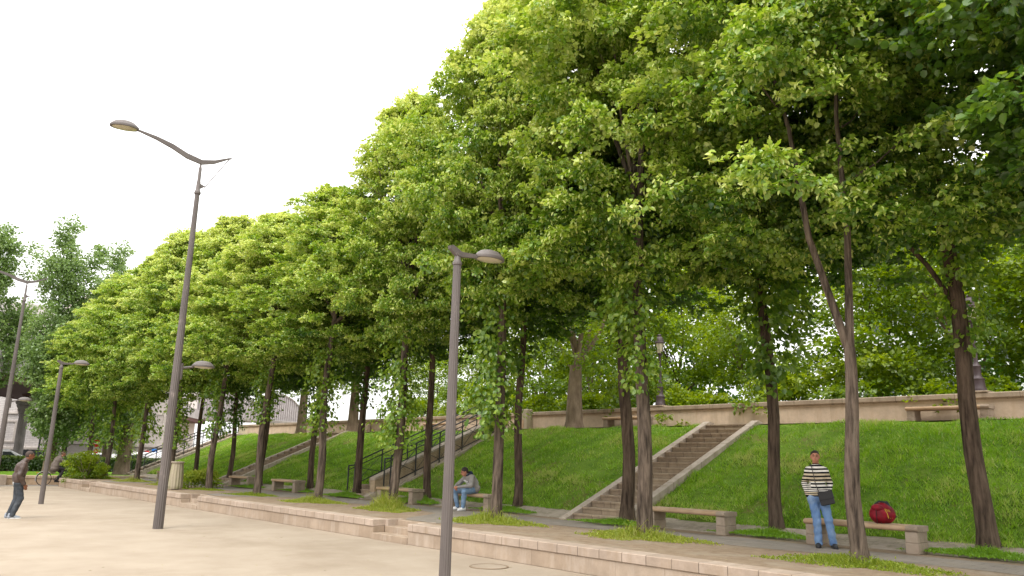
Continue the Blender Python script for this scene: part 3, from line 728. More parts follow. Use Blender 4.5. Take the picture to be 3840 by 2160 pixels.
o.raw(vs, [(r_*40+k, r_*40+(k+1)%40, (r_+1)*40+(k+1)%40, (r_+1)*40+k) for r_ in range(3) for k in range(40)]); o.build('rim', M['earth'], t)
t = empty('plastic_barrier', (-50.6,18.0,.44), 1.2, 'small orange plastic barrier beside the leftmost staircase', 'barrier')
o = MB(); o.box(-.30,.30,-.03,.03,.42,.75,.01); o.build('panel', M['orange'], t)
for x in (-.26,.26):
    o = MB(); o.box(x-.03,x+.03,-.18,.18,0,.05); o.box(x-.02,x+.02,-.02,.02,.05,.42); o.build('foot', M['orange'], t)

# ------------------------------------------------------------------ lamps
def lamp_head(par, c, sy, s=1.0, tilt=0.0):
    """oval dish lantern, long axis y, centre c; opal glass below"""
    h = empty('lamp_head', c, 0); h.parent = par; h.rotation_euler = (tilt,0,0)
    o = MB(); o.lathe([(.33*s,-.035*s),(.335*s,-.01*s),(.325*s,.02*s),(.30*s,.03*s),(.27*s,.075*s),(.20*s,.12*s),(.10*s,.148*s),(.001,.155*s)], (0,0,0), 32, sx=.62, sy=1.0)
    sh = o.build('lamp_shade', M['lamp'], par, True); sh.location = c; sh.rotation_euler = (tilt,0,0)
    o = MB(); o.lathe([(.275*s,-.036*s),(.24*s,-.055*s),(.12*s,-.07*s),(.001,-.075*s)], (0,0,0), 32, sx=.62, sy=1.0)
    g = o.build('lamp_glass', M['lampglass'], sh, True)
    bpy.data.objects.remove(h)
    return sh
def tall_lamp(loc, label):
    t = empty('tall_street_lamp', loc, 0, label, 'street lamp', 'tall street lamps')
    o = MB(); o.tube([(0,0,0),(0,0,3),(0,0,6),(0,0,8.32)], [.118,.102,.076,.058], 84, flute=.09); o.build('post', M['lamp'], t)
    o = MB(); o.lathe([(.075,8.30),(.085,8.34),(.07,8.38),(.055,8.42),(.050,8.62),(.042,8.66),(.040,9.0),(.025,9.06),(.022,9.16)], (0,0,0), 20); o.build('upper_post', M['lamp'], t, True)
    arm = [(.78,.34,.03),(.70,.31,.045),(.35,.12,.10),(0.02,.02,.125),(-.37,.09,.14),(-.74,.235,.125),(-1.15,.34,.085),(-1.54,.40,.045),(-1.62,.405,.03)]
    up = [(y, 9.16+z+w/2) for y,z,w in arm]; dn = [(y, 9.16+z-w/2) for y,z,w in arm[::-1]]
    o = MB(); o.prism(up+dn, 'x', -.028, .028); o.build('arm', M['lamp'], t)
    o = MB(); o.tube([(0,.72,9.46),(0,.16,8.52)], .012, 5); o.build('stay_rod', M['lamp'], t)
    o = MB(); o.prism([(0.03,8.44),(.18,8.55),(.03,8.60)], 'x', -.012, .012); o.build('stay_bracket', M['lamp'], t)
    lamp_head(t, (0,-1.92,9.57), -1, 1.02, R(4))
    # low lantern on its own bracket
    o = MB(); o.tube([(0,.11,3.52),(0,.11,3.92)], .045, 12); o.tube([(0,.03,3.60),(0,.11,3.60)], .03, 8); o.tube([(0,.03,3.84),(0,.11,3.84)], .03, 8)
    o.tube([(0,.11,3.80),(0,.40,3.86)], [.032,.028], 8); o.build('low_bracket', M['lamp'], t)
    lamp_head(t, (0,.64,3.90), 1, .85)
    return t
def short_lamp(loc, label, H=4.62, yaw=0, s=.80):
    t = empty('short_street_lamp', loc, yaw, label, 'street lamp', 'short street lamps')
    o = MB(); o.tube([(0,0,0),(0,0,2.4),(0,0,H-.12)], [.082,.070,.058], 84, flute=.09); o.build('post', M['lamp'], t)
    o = MB(); o.lathe([(.066,H-.13),(.07,H-.10),(.052,H-.06),(.040,H),(.036,H+.03)], (0,0,0), 20); o.build('collar', M['lamp'], t, True)
    o = MB(); o.prism([(-.16,H+.13),(-.10,H+.15),(.06,H+.075),(.36,H+.09),(.36,H+.04),(.05,H+.0),(-.03,H+.0),(-.15,H+.085)], 'x', -.03, .03); o.tube([(-.045,0.0,H+.035),(.045,0.0,H+.035)], .035, 12)
    o.build('arm', M['lamp'], t)
    lamp_head(t, (0,.60,H+.09), 1, s)
    return t
tall_lamp((-19.73,6.54,0), 'tall fluted street lamp with a curved arm reaching left over the plaza')
tall_lamp((-40.5,6.4,0), 'tall street lamp cut by the left edge of the picture')
short_lamp((-8.64,6.60,0), 'short street lamp nearest to the viewer, in front of the sitting man')
short_lamp((-30.11,6.16,0), 'short street lamp on the left, beside the walking man', s=.78)

def old_lamp(loc, label):
    t = empty('old_street_lamp', loc, 0, label, 'street lamp', 'old lanterns on the parapet')
    o = MB(); o.lathe([(.19,0),(.19,.06),(.165,.10),(.15,.28),(.165,.32),(.12,.36),(.095,.42),(.10,.62),(.115,.65),(.075,.70),(.055,.78),(.05,1.2),(.055,1.23),(.042,1.28),(.036,1.72),(.05,1.75),(.035,1.80)], (0,0,0), 20)
    o.build('post', M['iron2'], t, True)
    o = MB(); o.lathe([(.05,1.78),(.10,1.83),(.105,1.86),(.09,1.87)], (0,0,0), 16); o.build('lantern_base', M['iron2'], t, True)
    o = MB(); o.lathe([(.095,1.872),(.155,2.22),(.001,2.22)], (0,0,0), 12); o.build('lantern_glass', M['lampglass'], t)
    o = MB()
    for k in range(6):
        a = 2*pi*k/6; o.tube([(.098*cos(a),.098*sin(a),1.86),(.160*cos(a),.160*sin(a),2.23)], .008, 5)
    o.build('lantern_frame', M['iron2'], t)
    o = MB(); o.lathe([(.17,2.221),(.175,2.26),(.15,2.28),(.14,2.38),(.10,2.46),(.06,2.48),(.07,2.53),(.05,2.56),(.001,2.57)], (0,0,0), 20); o.build('lantern_cap', M['iron2'], t, True)
    return t
old_lamp((-17.2,22.46,3.80), 'old-fashioned lantern on the parapet behind the pair of nearest middle trunks')
old_lamp((-6.98,22.46,3.80), 'old-fashioned lantern on the parapet at the right, above the upper bench')

# ================================================================== TREES
def trunk_mb(g, h, r, lean=(0,0), fork=None, nl=5, top=9.5, spread=1.6, wob=.05, seg=14, a0=0):
    """tapered trunk with root flare, then limbs; fork = height of the first fork"""
    o = MB(); fk = fork or h
    def c(z): 
        u = z/h
        return Vector((lean[0]*u+wob*sin(z*1.3+g*2.1)*min(1,z), lean[1]*u+wob*cos(z*1.1+g)*min(1,z), z))
    zs = [-.05,.08,.25,.6]+[.6+(fk-.6)*k/7 for k in range(1,8)]
    rs = [r*1.35,r*1.22,r*1.08,r]+[r*(1-.30*k/7) for k in range(1,8)]
    o.tube([c(z) for z in zs], rs, seg)
    rg = random.Random(g*13+5)
    base = c(fk)
    for k in range(nl):
        a = a0+2*pi*k/nl+rg.uniform(-.4,.4); up = rg.uniform(.75,1.1) if k else 1.15; sp = spread*rg.uniform(.5,1.05) if k else .25
        z0 = fk + (0 if k < 2 else rg.uniform(-.1,1.2)); b0 = c(fk)+Vector((0,0,z0-fk-.1))
        H = (top-fk)*up*rg.uniform(.6,.85)
        p = [b0]; 
        for s in (.3,.6,1.0):
            p.append(b0+Vector((cos(a)*sp*s**.8+rg.uniform(-.12,.12), sin(a)*sp*s**.8+rg.uniform(-.12,.12), H*s)))
        rr = r*(.60 if k < 2 else .42)*(1 if nl < 7 else .62)
        o.tube(p, [rr,rr*.75,rr*.5,rr*.2], 8)
        for q in range(3):
            s = rg.uniform(.35,.9); bp = p[0].lerp(p[3], s); aa = a+rg.uniform(-1.2,1.2); L = rg.uniform(.7,1.4)
            o.tube([bp, bp+Vector((cos(aa)*L*.5,sin(aa)*L*.5,L*.3)), bp+Vector((cos(aa)*L,sin(aa)*L,L*.75))], [rr*.3,rr*.2,rr*.07], 5)
    return o

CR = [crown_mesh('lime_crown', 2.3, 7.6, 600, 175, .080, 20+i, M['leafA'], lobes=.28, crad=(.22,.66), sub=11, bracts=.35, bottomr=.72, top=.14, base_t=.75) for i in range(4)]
CRB = [crown_mesh('lime_crown', 2.4, 7.6, 460, 115, .105, 40+i, M['leafB'], lobes=.16, crad=(.3,.74), sub=10, bracts=.10, bottomr=.85, top=.2, base_t=.3) for i in range(2)]  # back row: same limes, shade of their position put into darker leaves and tint
front = [ # x, y, r, lean, fork, crown z0, crown height, crown radius scale, label
 (-1.25,11.9,.14,(0,0),5.0,4.9,8.4,1.12,'front-row lime tree beyond the right edge, only its hanging branches in view'),
 (-5.48,11.84,.120,(.0,.0),3.2,5.3,8.0,1.10,'front-row lime tree with a low fork, between the standing man and the red bag'),
 (-9.74,12.18,.145,(-.10,.0),6.2,5.35,8.6,1.18,'thick pale front-row lime trunk in front of the wide staircase'),
 (-13.76,11.9,.125,(.05,0),6.0,5.2,8.0,.90,'front-row lime tree just right of the sitting man, thickly hung with drooping shoots'),
 (-18.07,11.95,.125,(.42,0),5.6,5.0,6.9,.88,'front-row lime tree hung with drooping shoots, in front of the railed staircase bench'),
 (-22.08,11.9,.12,(.12,0),5.6,4.9,5.3,.92,'front-row lime tree third to the right of the tall lamp'),
 (-26.42,11.9,.12,(.35,0),5.4,4.7,5.6,.96,'front-row lime tree second to the right of the tall lamp, between two stone benches'),
 (-30.75,11.9,.12,(.5,0),4.8,4.5,6.5,.98,'forked front-row lime tree just right of the litter bin'),
 (-35.1,11.9,.12,(.0,0),4.8,4.4,7.0,1.0,'front-row lime tree hidden behind the post of the tall lamp'),
 (-39.6,11.9,.12,(.2,0),4.8,4.2,6.9,1.0,'front-row lime tree just left of the tall lamp'),
 (-43.7,11.6,.12,(.25,0),4.4,4.0,6.7,1.0,'front-row lime tree second to the left of the tall lamp'),
 (-48.6,11.9,.14,(.3,0),4.2,3.9,6.1,.98,'farthest front-row lime tree, rising behind the leafy shrub')]
for i, (x,y,r,ln,fk,cz,ch,cs,lb) in enumerate(front):
    gz = TZ if x > -44.3 else .44
    t = empty('lime_tree', (x,y,gz), 0, lb, 'tree', 'lime trees of the front row')
    trunk_mb(i+1, fk+.4, r, ln, fk, nl=5 if i != 1 else 2, top=cz+ch-1.0, a0=R(45) if i == 1 else 0).build('trunk', M['bark1'], t, True)
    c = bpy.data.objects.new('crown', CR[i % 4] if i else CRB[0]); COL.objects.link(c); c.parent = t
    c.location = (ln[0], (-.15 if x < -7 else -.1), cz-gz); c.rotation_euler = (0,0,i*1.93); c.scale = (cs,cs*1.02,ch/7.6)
back = [
 (-.9,14.95,.13,(0,0),6.5,'dark back-row lime tree beyond the right edge, only its crown in view'),
 (-4.75,14.95,.15,(-.22,-.05),7.0,'dark back-row lime tree at the right edge, right of the red bag'),
 (-8.59,14.95,.13,(-.05,0),6.3,'dark back-row lime tree left of the standing man'),
 (-12.0,14.35,.15,(-.02,0),6.3,'dark back-row lime trunk against the left side of the wide staircase'),
 (-16.34,14.9,.12,(.05,0),6.0,'dark back-row lime tree right of the bench with the sitting man'),
 (-20.6,14.9,.12,(-.08,0),6.0,'back-row lime tree left of the short lamp and sitting man, against the bank'),
 (-24.3,14.6,.13,(.12,0),5.6,'back-row lime trunk in front of the foot of the railed staircase'),
 (-28.3,14.9,.115,(.05,0),5.4,'dark back-row lime tree at the right end of the far bench pair'),
 (-32.0,14.5,.115,(.25,0),5.2,'dark back-row lime tree between the two far benches'),
 (-36.17,14.9,.11,(.1,0),5.0,'slim back-row lime tree on the plain grass right of the leftmost staircase'),
 (-40.48,14.9,.11,(.1,0),4.8,'slim back-row lime tree nearest the leftmost staircase')]
for i, (x,y,r,ln,fk,lb) in enumerate(back):
    gz = TZ+.15
    t = empty('lime_tree', (x,y,gz), 0, lb, 'tree', 'lime trees of the back row')
    trunk_mb(i+21, fk+.4, r, ln, fk, nl=5, top=11).build('trunk', M['bark2'], t, True)
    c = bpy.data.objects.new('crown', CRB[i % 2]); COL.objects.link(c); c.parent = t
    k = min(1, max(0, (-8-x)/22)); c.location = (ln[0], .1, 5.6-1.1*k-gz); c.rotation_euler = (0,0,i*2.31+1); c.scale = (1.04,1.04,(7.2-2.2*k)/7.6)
    t['lean'] = 0
for o_ in list(bpy.data.objects):
    if o_.get('label') == back[1][5]:
        q = MB(); q.tube([(-.17,0,4.2),(-.5,-.1,4.9),(-.95,-.25,5.6),(-1.5,-.4,6.7),(-1.9,-.5,7.8)], [.05,.045,.04,.03,.02], 8); q.build('limb', M['bark2'], o_, True)
# drooping shoots on trunks
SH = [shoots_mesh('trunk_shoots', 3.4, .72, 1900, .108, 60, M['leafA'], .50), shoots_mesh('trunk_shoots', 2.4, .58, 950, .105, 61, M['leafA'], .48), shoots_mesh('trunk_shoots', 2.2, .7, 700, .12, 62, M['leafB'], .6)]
def add_shoots(key, which, z, s=1, rz=0, off=(0,0), sz=1.0):
    for o in bpy.data.objects:
        if o.get('label') == key:
            c = bpy.data.objects.new('leaves', SH[which]); COL.objects.link(c); c.parent = o
            c.location = (off[0],off[1],z); c.scale = (s,s,s*sz); c.rotation_euler = (0,0,rz)
add_shoots(front[3][8], 0, 2.15, 1.0, 0, (-.15,-.1)); add_shoots(front[4][8], 0, 1.9, .95, 2, (.2,-.1)); add_shoots(front[2][8], 1, 3.0, .95, 1, (-.1,-.1)); add_shoots(front[2][8], 1, 4.3, 1.1, 4, (-.3,-.2))
add_shoots(front[5][8], 1, 2.3, 1.0, 3, (.0,-.1)); add_shoots(front[6][8], 1, 2.7, .9, 5); add_shoots(front[7][8], 1, 2.3, 1.1, 1); add_shoots(front[8][8], 0, 1.8, .9, 1); add_shoots(front[9][8], 1, 2.2, 1.3, 2)
add_shoots(front[10][8], 1, 1.9, 1.3, 4); add_shoots(front[11][8], 1, 2.0, 1.3, 0)
add_shoots(back[1][5], 1, 3.5, .9, 1); add_shoots(back[2][5], 2, 3.0, 1.15, 2, (.1,0)); add_shoots(back[2][5], 1, 4.4, 1.3, 5, (.3,0)); add_shoots(back[6][5], 2, 3.1, .9, 0); add_shoots(back[7][5], 2, 2.6, .9, 3); add_shoots(back[8][5], 2, 3.0, .9, 3); add_shoots(back[9][5], 2, 2.6, 1.0, 4)
add_shoots(back[3][5], 1, 3.9, .9, 2); add_shoots(back[4][5], 2, 3.9, 1.1, 2)

# big trees on the upper walk
CU = crown_mesh('plane_crown', 2.6, 5.6, 190, 60, .12, 70, M['leafC'], lobes=.25, crad=(.3,.65), bottomr=.6, top=.4, hole=.25, base_t=.5)
for x,y,r,fk,lb in [(-19.8,20.75,.30,2.3,'thick pale tree standing on the upper walk in front of the parapet'), (-35.4,20.75,.27,2.7,'pollarded pale tree on the upper walk above the unrailed far staircase'), (-41.0,20.75,.27,2.6,'pale tree on the upper walk nearest the grey bridge')]:
    t = empty('plane_tree', (x,y,2.955), 0, lb, 'tree')
    trunk_mb(int(-x)+3, fk, r, (.08,0), fk, nl=7, top=7.6, spread=2.0, wob=.03, seg=18).build('trunk', M['bark3'], t, True)
    c = bpy.data.objects.new('crown', CU); COL.objects.link(c); c.parent = t; c.location = (0,0,2.0); c.rotation_euler = (0,0,-x); c.scale = (1,1,1 if x > -30 else .75)
# wood behind the parapet
CW = [crown_mesh('wood_crown', 2.9, 6.6, 230, 70, .13, 80+i, M['leafC'], lobes=.25, crad=(.35,.85), bottomr=.85, top=.4, hole=.15, base_t=.48) for i in range(3)]
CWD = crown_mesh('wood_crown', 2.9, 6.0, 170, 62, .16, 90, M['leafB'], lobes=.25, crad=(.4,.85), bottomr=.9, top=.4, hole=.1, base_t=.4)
woods = [(-1.5,26,1.0,0,'leafy tree behind the parapet at the extreme right'), (-5.2,27,1.0,1,'leafy tree behind the parapet beside the right lantern'), (-8.6,26.3,1,2,'maple behind the parapet between the standing man and the right lantern'),
 (-12.2,28,1,0,'multi-branched tree behind the parapet left of the forked trunk'), (-16.0,27,.85,1,'airy tree right behind the left lantern, sky showing through'), (-20.2,27.5,.95,2,'leafy tree behind the parapet right of the thick pale tree'),
 (-24.2,26.5,.95,0,'leafy tree behind the parapet left of the thick pale tree'), (-28.4,27.5,.9,1,'leafy tree behind the head of the railed staircase'), (-33.0,27,.8,2,'tree behind the parapet left of the railed staircase'),
 (-38.5,28,.62,0,'smaller pale green tree behind the parapet near the bridge')]
for i,(x,y,s,k,lb) in enumerate(woods):
    t = empty('woodland_tree', (x,y,2.9), 0, lb, 'tree', 'trees behind the parapet')
    trunk_mb(i+51, 2.0, .11, (.2*sin(i*3),0), 1.6, nl=5, top=7.0*s, spread=2.2, seg=9).build('trunk', M['bark2'] if i % 2 else M['bark3'], t, True)
    c = bpy.data.objects.new('crown', CW[k]); COL.objects.link(c); c.parent = t; c.location = (0,0,1.5); c.rotation_euler = (0,0,i*1.7); c.scale = (s,s,s*1.0)
woods2 = [(1,33,1.2,'dark tree deep behind the extreme right tree'), (-5,34,1.25,'dark tree deep in the wood behind the right lantern'), (-11,34,1.15,'dark tree deep in the wood right of the wide staircase'),
 (-24,34,1.1,'dark tree deep in the wood behind the thick pale tree'), (-31,34,1.0,'dark tree deep in the wood behind the railed staircase')]
for i,(x,y,s,lb) in enumerate(woods2):
    t = empty('woodland_tree', (x,y,2.9), 0, lb, 'tree', 'dark trees deep in the wood')
    trunk_mb(i+71, 2.4, .15, (0,0), 2.0, nl=4, top=7.0*s, spread=2.2, seg=8).build('trunk', M['bark2'], t, True)
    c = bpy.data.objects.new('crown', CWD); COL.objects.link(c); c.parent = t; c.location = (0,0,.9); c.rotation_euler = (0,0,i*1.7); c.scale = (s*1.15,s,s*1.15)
# bushes right behind the parapet
BU = [crown_mesh('bush_leaves', 1.9, 1.9, 80, 62, .13, 95+i, M['leafC'], lobes=.3, crad=(.3,.55), bottomr=1.0, top=.6, base_t=.30) for i in range(2)]
bl = ['at the extreme right','under the right lantern','right of the forked trunk','left of the forked trunk','beyond the top of the wide staircase','under the left lantern','behind the upper bench in the middle','behind the thick pale tree','left of the stone pier','at the head of the railed staircase','behind the leftmost upper bench','at the head of the unrailed staircase']
for i, w in enumerate(bl):
    x = -1.6-3.0*i
    t = empty('bush', (x,24.3,2.9), 0, 'leafy bush just behind the parapet '+w, 'bush', 'bushes behind the parapet')
    c = bpy.data.objects.new('leaves', BU[i % 2]); COL.objects.link(c); c.parent = t; c.location = (0,0,-.1); c.rotation_euler = (0,0,i*2.2); c.scale = (1,.75,1.0+.25*sin(i*2.3))
    o = MB(); 
    for k in range(4): o.tube([(0.1*k,0,0),(.5*cos(k*1.6),.4*sin(k*1.6),1.4)], [.03,.012], 5)
    o.build('stems', M['bark2'], t)
# tall darker trees at the left
def lobed_crown(name, lobes_, dens, leaf, seed, m):
    """crown made of separate upright lobes (x, y, z0, z1, r), each filled with leaf clumps"""
    g = np.random.default_rng(seed); Cs = []; Rs = []
    for x,y,z0,z1,rr in lobes_:
        nb = int(dens*rr*rr*(z1-z0)); d = unit(g.normal(size=(nb,3)))*(g.random(nb)**.4)[:,None]
        Cs.append(np.stack([x+d[:,0]*rr, y+d[:,1]*rr, (z0+z1)/2+d[:,2]*(z1-z0)/2], 1)); Rs.append(.20+.30*g.random(nb))
    C = np.concatenate(Cs); cr = np.concatenate(Rs); cnt = np.maximum(6, (62*(cr/.35)**2).astype(int)); idx = np.repeat(np.arange(len(C)), cnt); k = len(idx)
    d = unit(g.normal(size=(k,3))); sh = .3+.8*g.random(k)**.6
    P = C[idx]+d*(cr[idx]*sh)[:,None]*np.array([[1,1,.8]])
    sz = leaf*(.7+.6*g.random(k)); V, Q = leaf_geo(P, d+g.normal(size=(k,3))*.5-np.array([[0,0,.3]]), g.normal(size=(k,3))*.6+np.array([[0,0,.8]]), sz, sz*.45)
    cl = g.random(len(C))*.4
    return fast_mesh(name, V, Q, np.repeat(np.clip(.15+cl[idx]+.35*g.random(k), 0, 1), 2), m)
L0 = [(0,-.7,12.6,15.3,.72),(0,-.65,9.3,14.0,1.3),(.2,-.4,4.2,10.6,1.75),(-.3,1.05,11.8,14.9,.55),(.2,1.3,10.2,12.3,.72),(0,.7,8,11,.9),(.2,.3,2.0,6.0,1.75)]
L1 = [(0,-.5,10.5,15.0,1.15),(0,-1.0,6,13,1.5),(.3,1.0,11.5,13.6,.45),(0,.9,8.0,10.5,.85),(0,.4,5,9.5,1.3),(.2,-.6,4.4,7.6,1.4)]
CP = [lobed_crown('poplar_crown', L0, 15, .125, 110, M['leafP']), lobed_crown('poplar_crown', L1, 15, .125, 111, M['leafP']), lobed_crown('poplar_crown', [(0,0,2.2,7.4,1.25),(0,.4,5,8.2,1.1)], 11, .12, 112, M['leafP'])]
for i,(x,y,r,s,sz,k,lb) in enumerate([(-51.2,10.6,.30,1.0,1.0,0,'tall dark poplar behind the short lamp, rising above the lime row'), (-50.2,14.2,.42,1.0,.9,2,'thick ivy-clad tree trunk on the lawn left of the tall lamp'),
      (-56.5,7.7,.3,1.1,1.06,1,'tall dark poplar at the left edge of the picture'), (-60,15.8,.3,1.05,1.08,0,'distant dark poplar showing above the limes left of the tall lamp')]):
    t = empty('poplar_tree', (x,y,.44), 0, lb, 'tree', 'tall dark trees at the left')
    trunk_mb(i+91, 3.2, r, (0,0), 2.6, nl=5, top=9 if i != 1 else 6, spread=.9, seg=14).build('trunk', M['bark3'], t, True)
    c = bpy.data.objects.new('crown', CP[k]); COL.objects.link(c); c.parent = t; c.location = (0,0,-.3); c.scale = (s,s,sz)
    if i < 2:
        c = bpy.data.objects.new('ivy', SH[0]); COL.objects.link(c); c.parent = t; c.location = (0,0,1.0); c.scale = (.9,.9,.8)
# hedge
g = np.random.default_rng(5); n = 42000
P = np.stack([g.random(n)*1.3-57.4+.0, g.random(n)*30-8.5, .44+g.random(n)**.6*.84], 1)
face = g.random(n); P[:,0] = np.where(face < .55, -56.1+g.normal(size=n)*.035, P[:,0]); P[:,2] = np.where((face >= .55)&(face < .9), 1.27+g.normal(size=n)*.03, P[:,2])
Nn = np.where((face < .55)[:,None], np.array([[1,0,.3]]), np.array([[0,0,1.]]))+g.normal(size=(n,3))*.5
V,Q = leaf_geo(P, g.normal(size=(n,3)), Nn, np.full(n,.10), np.full(n,.045))
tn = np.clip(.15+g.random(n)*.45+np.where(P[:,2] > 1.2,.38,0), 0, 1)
h = bpy.data.objects.new('hedge', None); COL.objects.link(h); tag(h, 'clipped dark green hedge along the far side of the lawn', 'hedge')
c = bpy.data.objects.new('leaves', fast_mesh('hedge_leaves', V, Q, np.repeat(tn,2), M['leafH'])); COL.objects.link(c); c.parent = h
o = MB(); o.box(-57.35,-56.18,-8.4,21.4,.40,1.18); o.build('inner_twigs', M['bark2'], h)

# ================================================================== GRASS
def blades(P, h, w, g, lean=.35):
    n = len(P); a = g.random(n)*2*pi; s = np.stack([np.cos(a), np.sin(a), np.zeros(n)], 1)
    tip = P + np.array([[0,0,1.]])*h[:,None] + g.normal(size=(n,3))*np.array([[1,1,.1]])*(h*lean)[:,None]
    V = np.stack([P-s*w[:,None], P+s*w[:,None], tip], 1).reshape(-1,3)
    return V, np.arange(n*3).reshape(-1,3)
g = np.random.default_rng(9); n = 330000
x = XR-6-(g.random(n)**1.35)*56; y = 14.93+5.35*g.random(n)
ok = (x > -48.1)
for k in 'ABC':
    a, c_ = ST[k]; ok &= ~((x > a-.02)&(x < c_+.02+(.12 if k == 'B' else 0)))
ok &= ~((x < -2.2)&(x < -2.2)&(g.random(n) < 0)); x, y = x[ok], y[ok]
clump = np.sin(x*2.3+y*1.7)*np.sin(x*1.1-y*2.9)+.5*np.sin(x*5.1+y*4.3)*np.sin(y*6.3-x*1.9)+.6*np.sin(x*9.7-y*8.1)*np.sin(x*7.3+y*12.1)
big = np.sin(x*.71+y*.9+2)*np.sin(x*.33-y*1.3)
bare = np.sin(x*.55+1.0)*np.sin(y*.9+x*.3)
keep = g.random(len(x)) < np.clip(.75+.25*clump-.55*(bare > .72), .15, 1); x, y, clump, big = x[keep], y[keep], clump[keep], big[keep]
z = np.interp(y, [14.85,15.6,20.0,20.4], [.49,.87,2.86,2.95])+.045*np.sin(x*1.7+y*2.1)+.03*np.sin(x*4.1-y*3.3)
hh = (.05+.05*g.random(len(x)))*(1+.45*clump.clip(-.6,1.2)); ww = .006+.006*g.random(len(x))
V,Q = blades(np.stack([x,y,z],1), hh, ww*1.15, g, .6)
tn = np.clip(.34+.20*clump+.22*big+.34*g.random(len(x)), 0, .93); tn = np.where(g.random(len(x)) < .05, 1, tn)
o = bpy.data.objects.new('grass', fast_mesh('grass', V, Q, tn, M['grass'], n=3)); COL.objects.link(o)
tag(o, 'short tufted grass covering the sloping bank', 'grass', kind='stuff')

def patch_mesh(seed, rx, ry, n, hmax, mound, m, tb):
    g = np.random.default_rng(seed); r = np.sqrt(g.random(n)); a = g.random(n)*2*pi
    r2 = r*(1+.22*np.sin(3*a+seed)+.14*np.sin(7*a)+.08*np.sin(13*a+seed))+.06*g.normal(size=n); x = rx*r2*np.cos(a); y = ry*r2*np.sin(a)
    env = np.exp(-(r*2.1)**2)
    h = (.02+.05*g.random(n))*(1.1-.6*r)+hmax*env*g.random(n)**1.5
    z = mound*env*g.random(n)
    V,Q = blades(np.stack([x,y,z],1), h, .006+.006*g.random(n), g, .5)
    # small leaves
    k = n//4; j = g.choice(n, k); Pl = np.stack([x[j],y[j],z[j]+h[j]*g.random(k)],1)
    V2,Q2 = leaf_geo(Pl, g.normal(size=(k,3)), g.normal(size=(k,3))*.5+np.array([[0,0,1]]), np.full(k,.04), np.full(k,.014))
    Q2t = np.concatenate([Q2[:,[0,1,2]], Q2[:,[0,2,3]]])
    t = np.clip(tb+.5*(g.random(len(Q)+len(Q2t))-.35), 0, 1)
    return fast_mesh('grass_patch', np.concatenate([V,V2]), np.concatenate([Q,Q2t+len(V)]), t, m, n=3)
PM = [patch_mesh(1,1.25,.72,4600,.22,.10,M['weed'],.55), patch_mesh(2,1.2,.66,4200,.12,.06,M['weed'],.42), patch_mesh(3,1.1,.5,5200,.12,.05,M['grass'],.35), patch_mesh(4,1.0,.6,7000,.55,.25,M['weed'],.62)]
def patch(x,y,k,s,label,z=TZ+.003,rz=0,sz=1):
    o = bpy.data.objects.new('grass_patch', PM[k]); COL.objects.link(o); o.location=(x,y,z); o.scale=(s,s,s*sz); o.rotation_euler=(0,0,rz)
    tag(o, label, 'grass patch', 'grass patches round the tree feet')
nm = [f[8] for f in front]
pl = ['round the foot of the low-forked tree by the red bag','round the thick pale trunk before the wide staircase','at the foot of the shoot-covered tree next to the sitting man','tall and feathery at the foot of the leaning shoot-covered tree',
      'at the foot of the third tree right of the tall lamp','at the foot of the second tree right of the tall lamp','beside the litter bin','behind the post of the tall lamp','left of the tall lamp post','second to the left of the tall lamp']
for i, w in enumerate(pl):
    patch(front[i+1][0]-.05, front[i+1][1]-.1, (1,0,0,3,0,1,1,3,0,0)[i], (1.0,1.0,1.0,.95,.95,.9,.8,.9,.9,.9)[i], 'pale weedy grass patch '+w, rz=i*.03, sz=(1,1.1,1.2,1,1,.9,.8,.8,1,1.2)[i])
pl2 = ['at the foot of the dark tree on the right edge','at the foot of the dark tree left of the standing man','against the foot of the wide staircase','right of the sitting man\'s bench','behind the short lamp','at the foot of the railed staircase','beside the far bench','between the far benches','on the plain stretch before the leftmost staircase','nearest the leftmost staircase']
for i, w in enumerate(pl2):
    patch(back[i+1][0]+.1, back[i+1][1]-.45, 2, .95, 'dark green grass patch '+w, z=TZ+.05, sz=(1,1,.8,1,2.0,1.3,1,1,1,1)[i])
# shrub
t = empty('leafy_shrub', (-43.3,10.6,TZ), 0, 'bright feathery shrub beside the cyclist at the end of the terrace', 'shrub')
o = bpy.data.objects.new('leaves', crown_mesh('shrub_leaves', .80, 1.25, 110, 110, .055, 130, M['leafC'], lobes=.3, crad=(.14,.30), bottomr=1.0, top=.45, base_t=.5)); COL.objects.link(o); o.parent = t; o.location=(0,0,-.15)
o = MB()
for k in range(7): o.tube([(.05*k-.15,0,0),(.8*cos(k*.9),.6*sin(k*.9),1.0)], [.02,.008], 5)
o.build('stems', M['bark3'], t)
t = empty('leafy_shrub', (-32.6,12.3,TZ), 0, 'low weedy bush just left of the litter bin', 'shrub')
o = bpy.data.objects.new('leaves', crown_mesh('shrub_leaves', .9, .7, 60, 80, .06, 131, M['weed'], lobes=.3, crad=(.15,.3), bottomr=1.0, top=.5, base_t=.35)); COL.objects.link(o); o.parent = t; o.location=(0,0,-.1)

# ================================================================== PEOPLE
PG = 'people in the park'
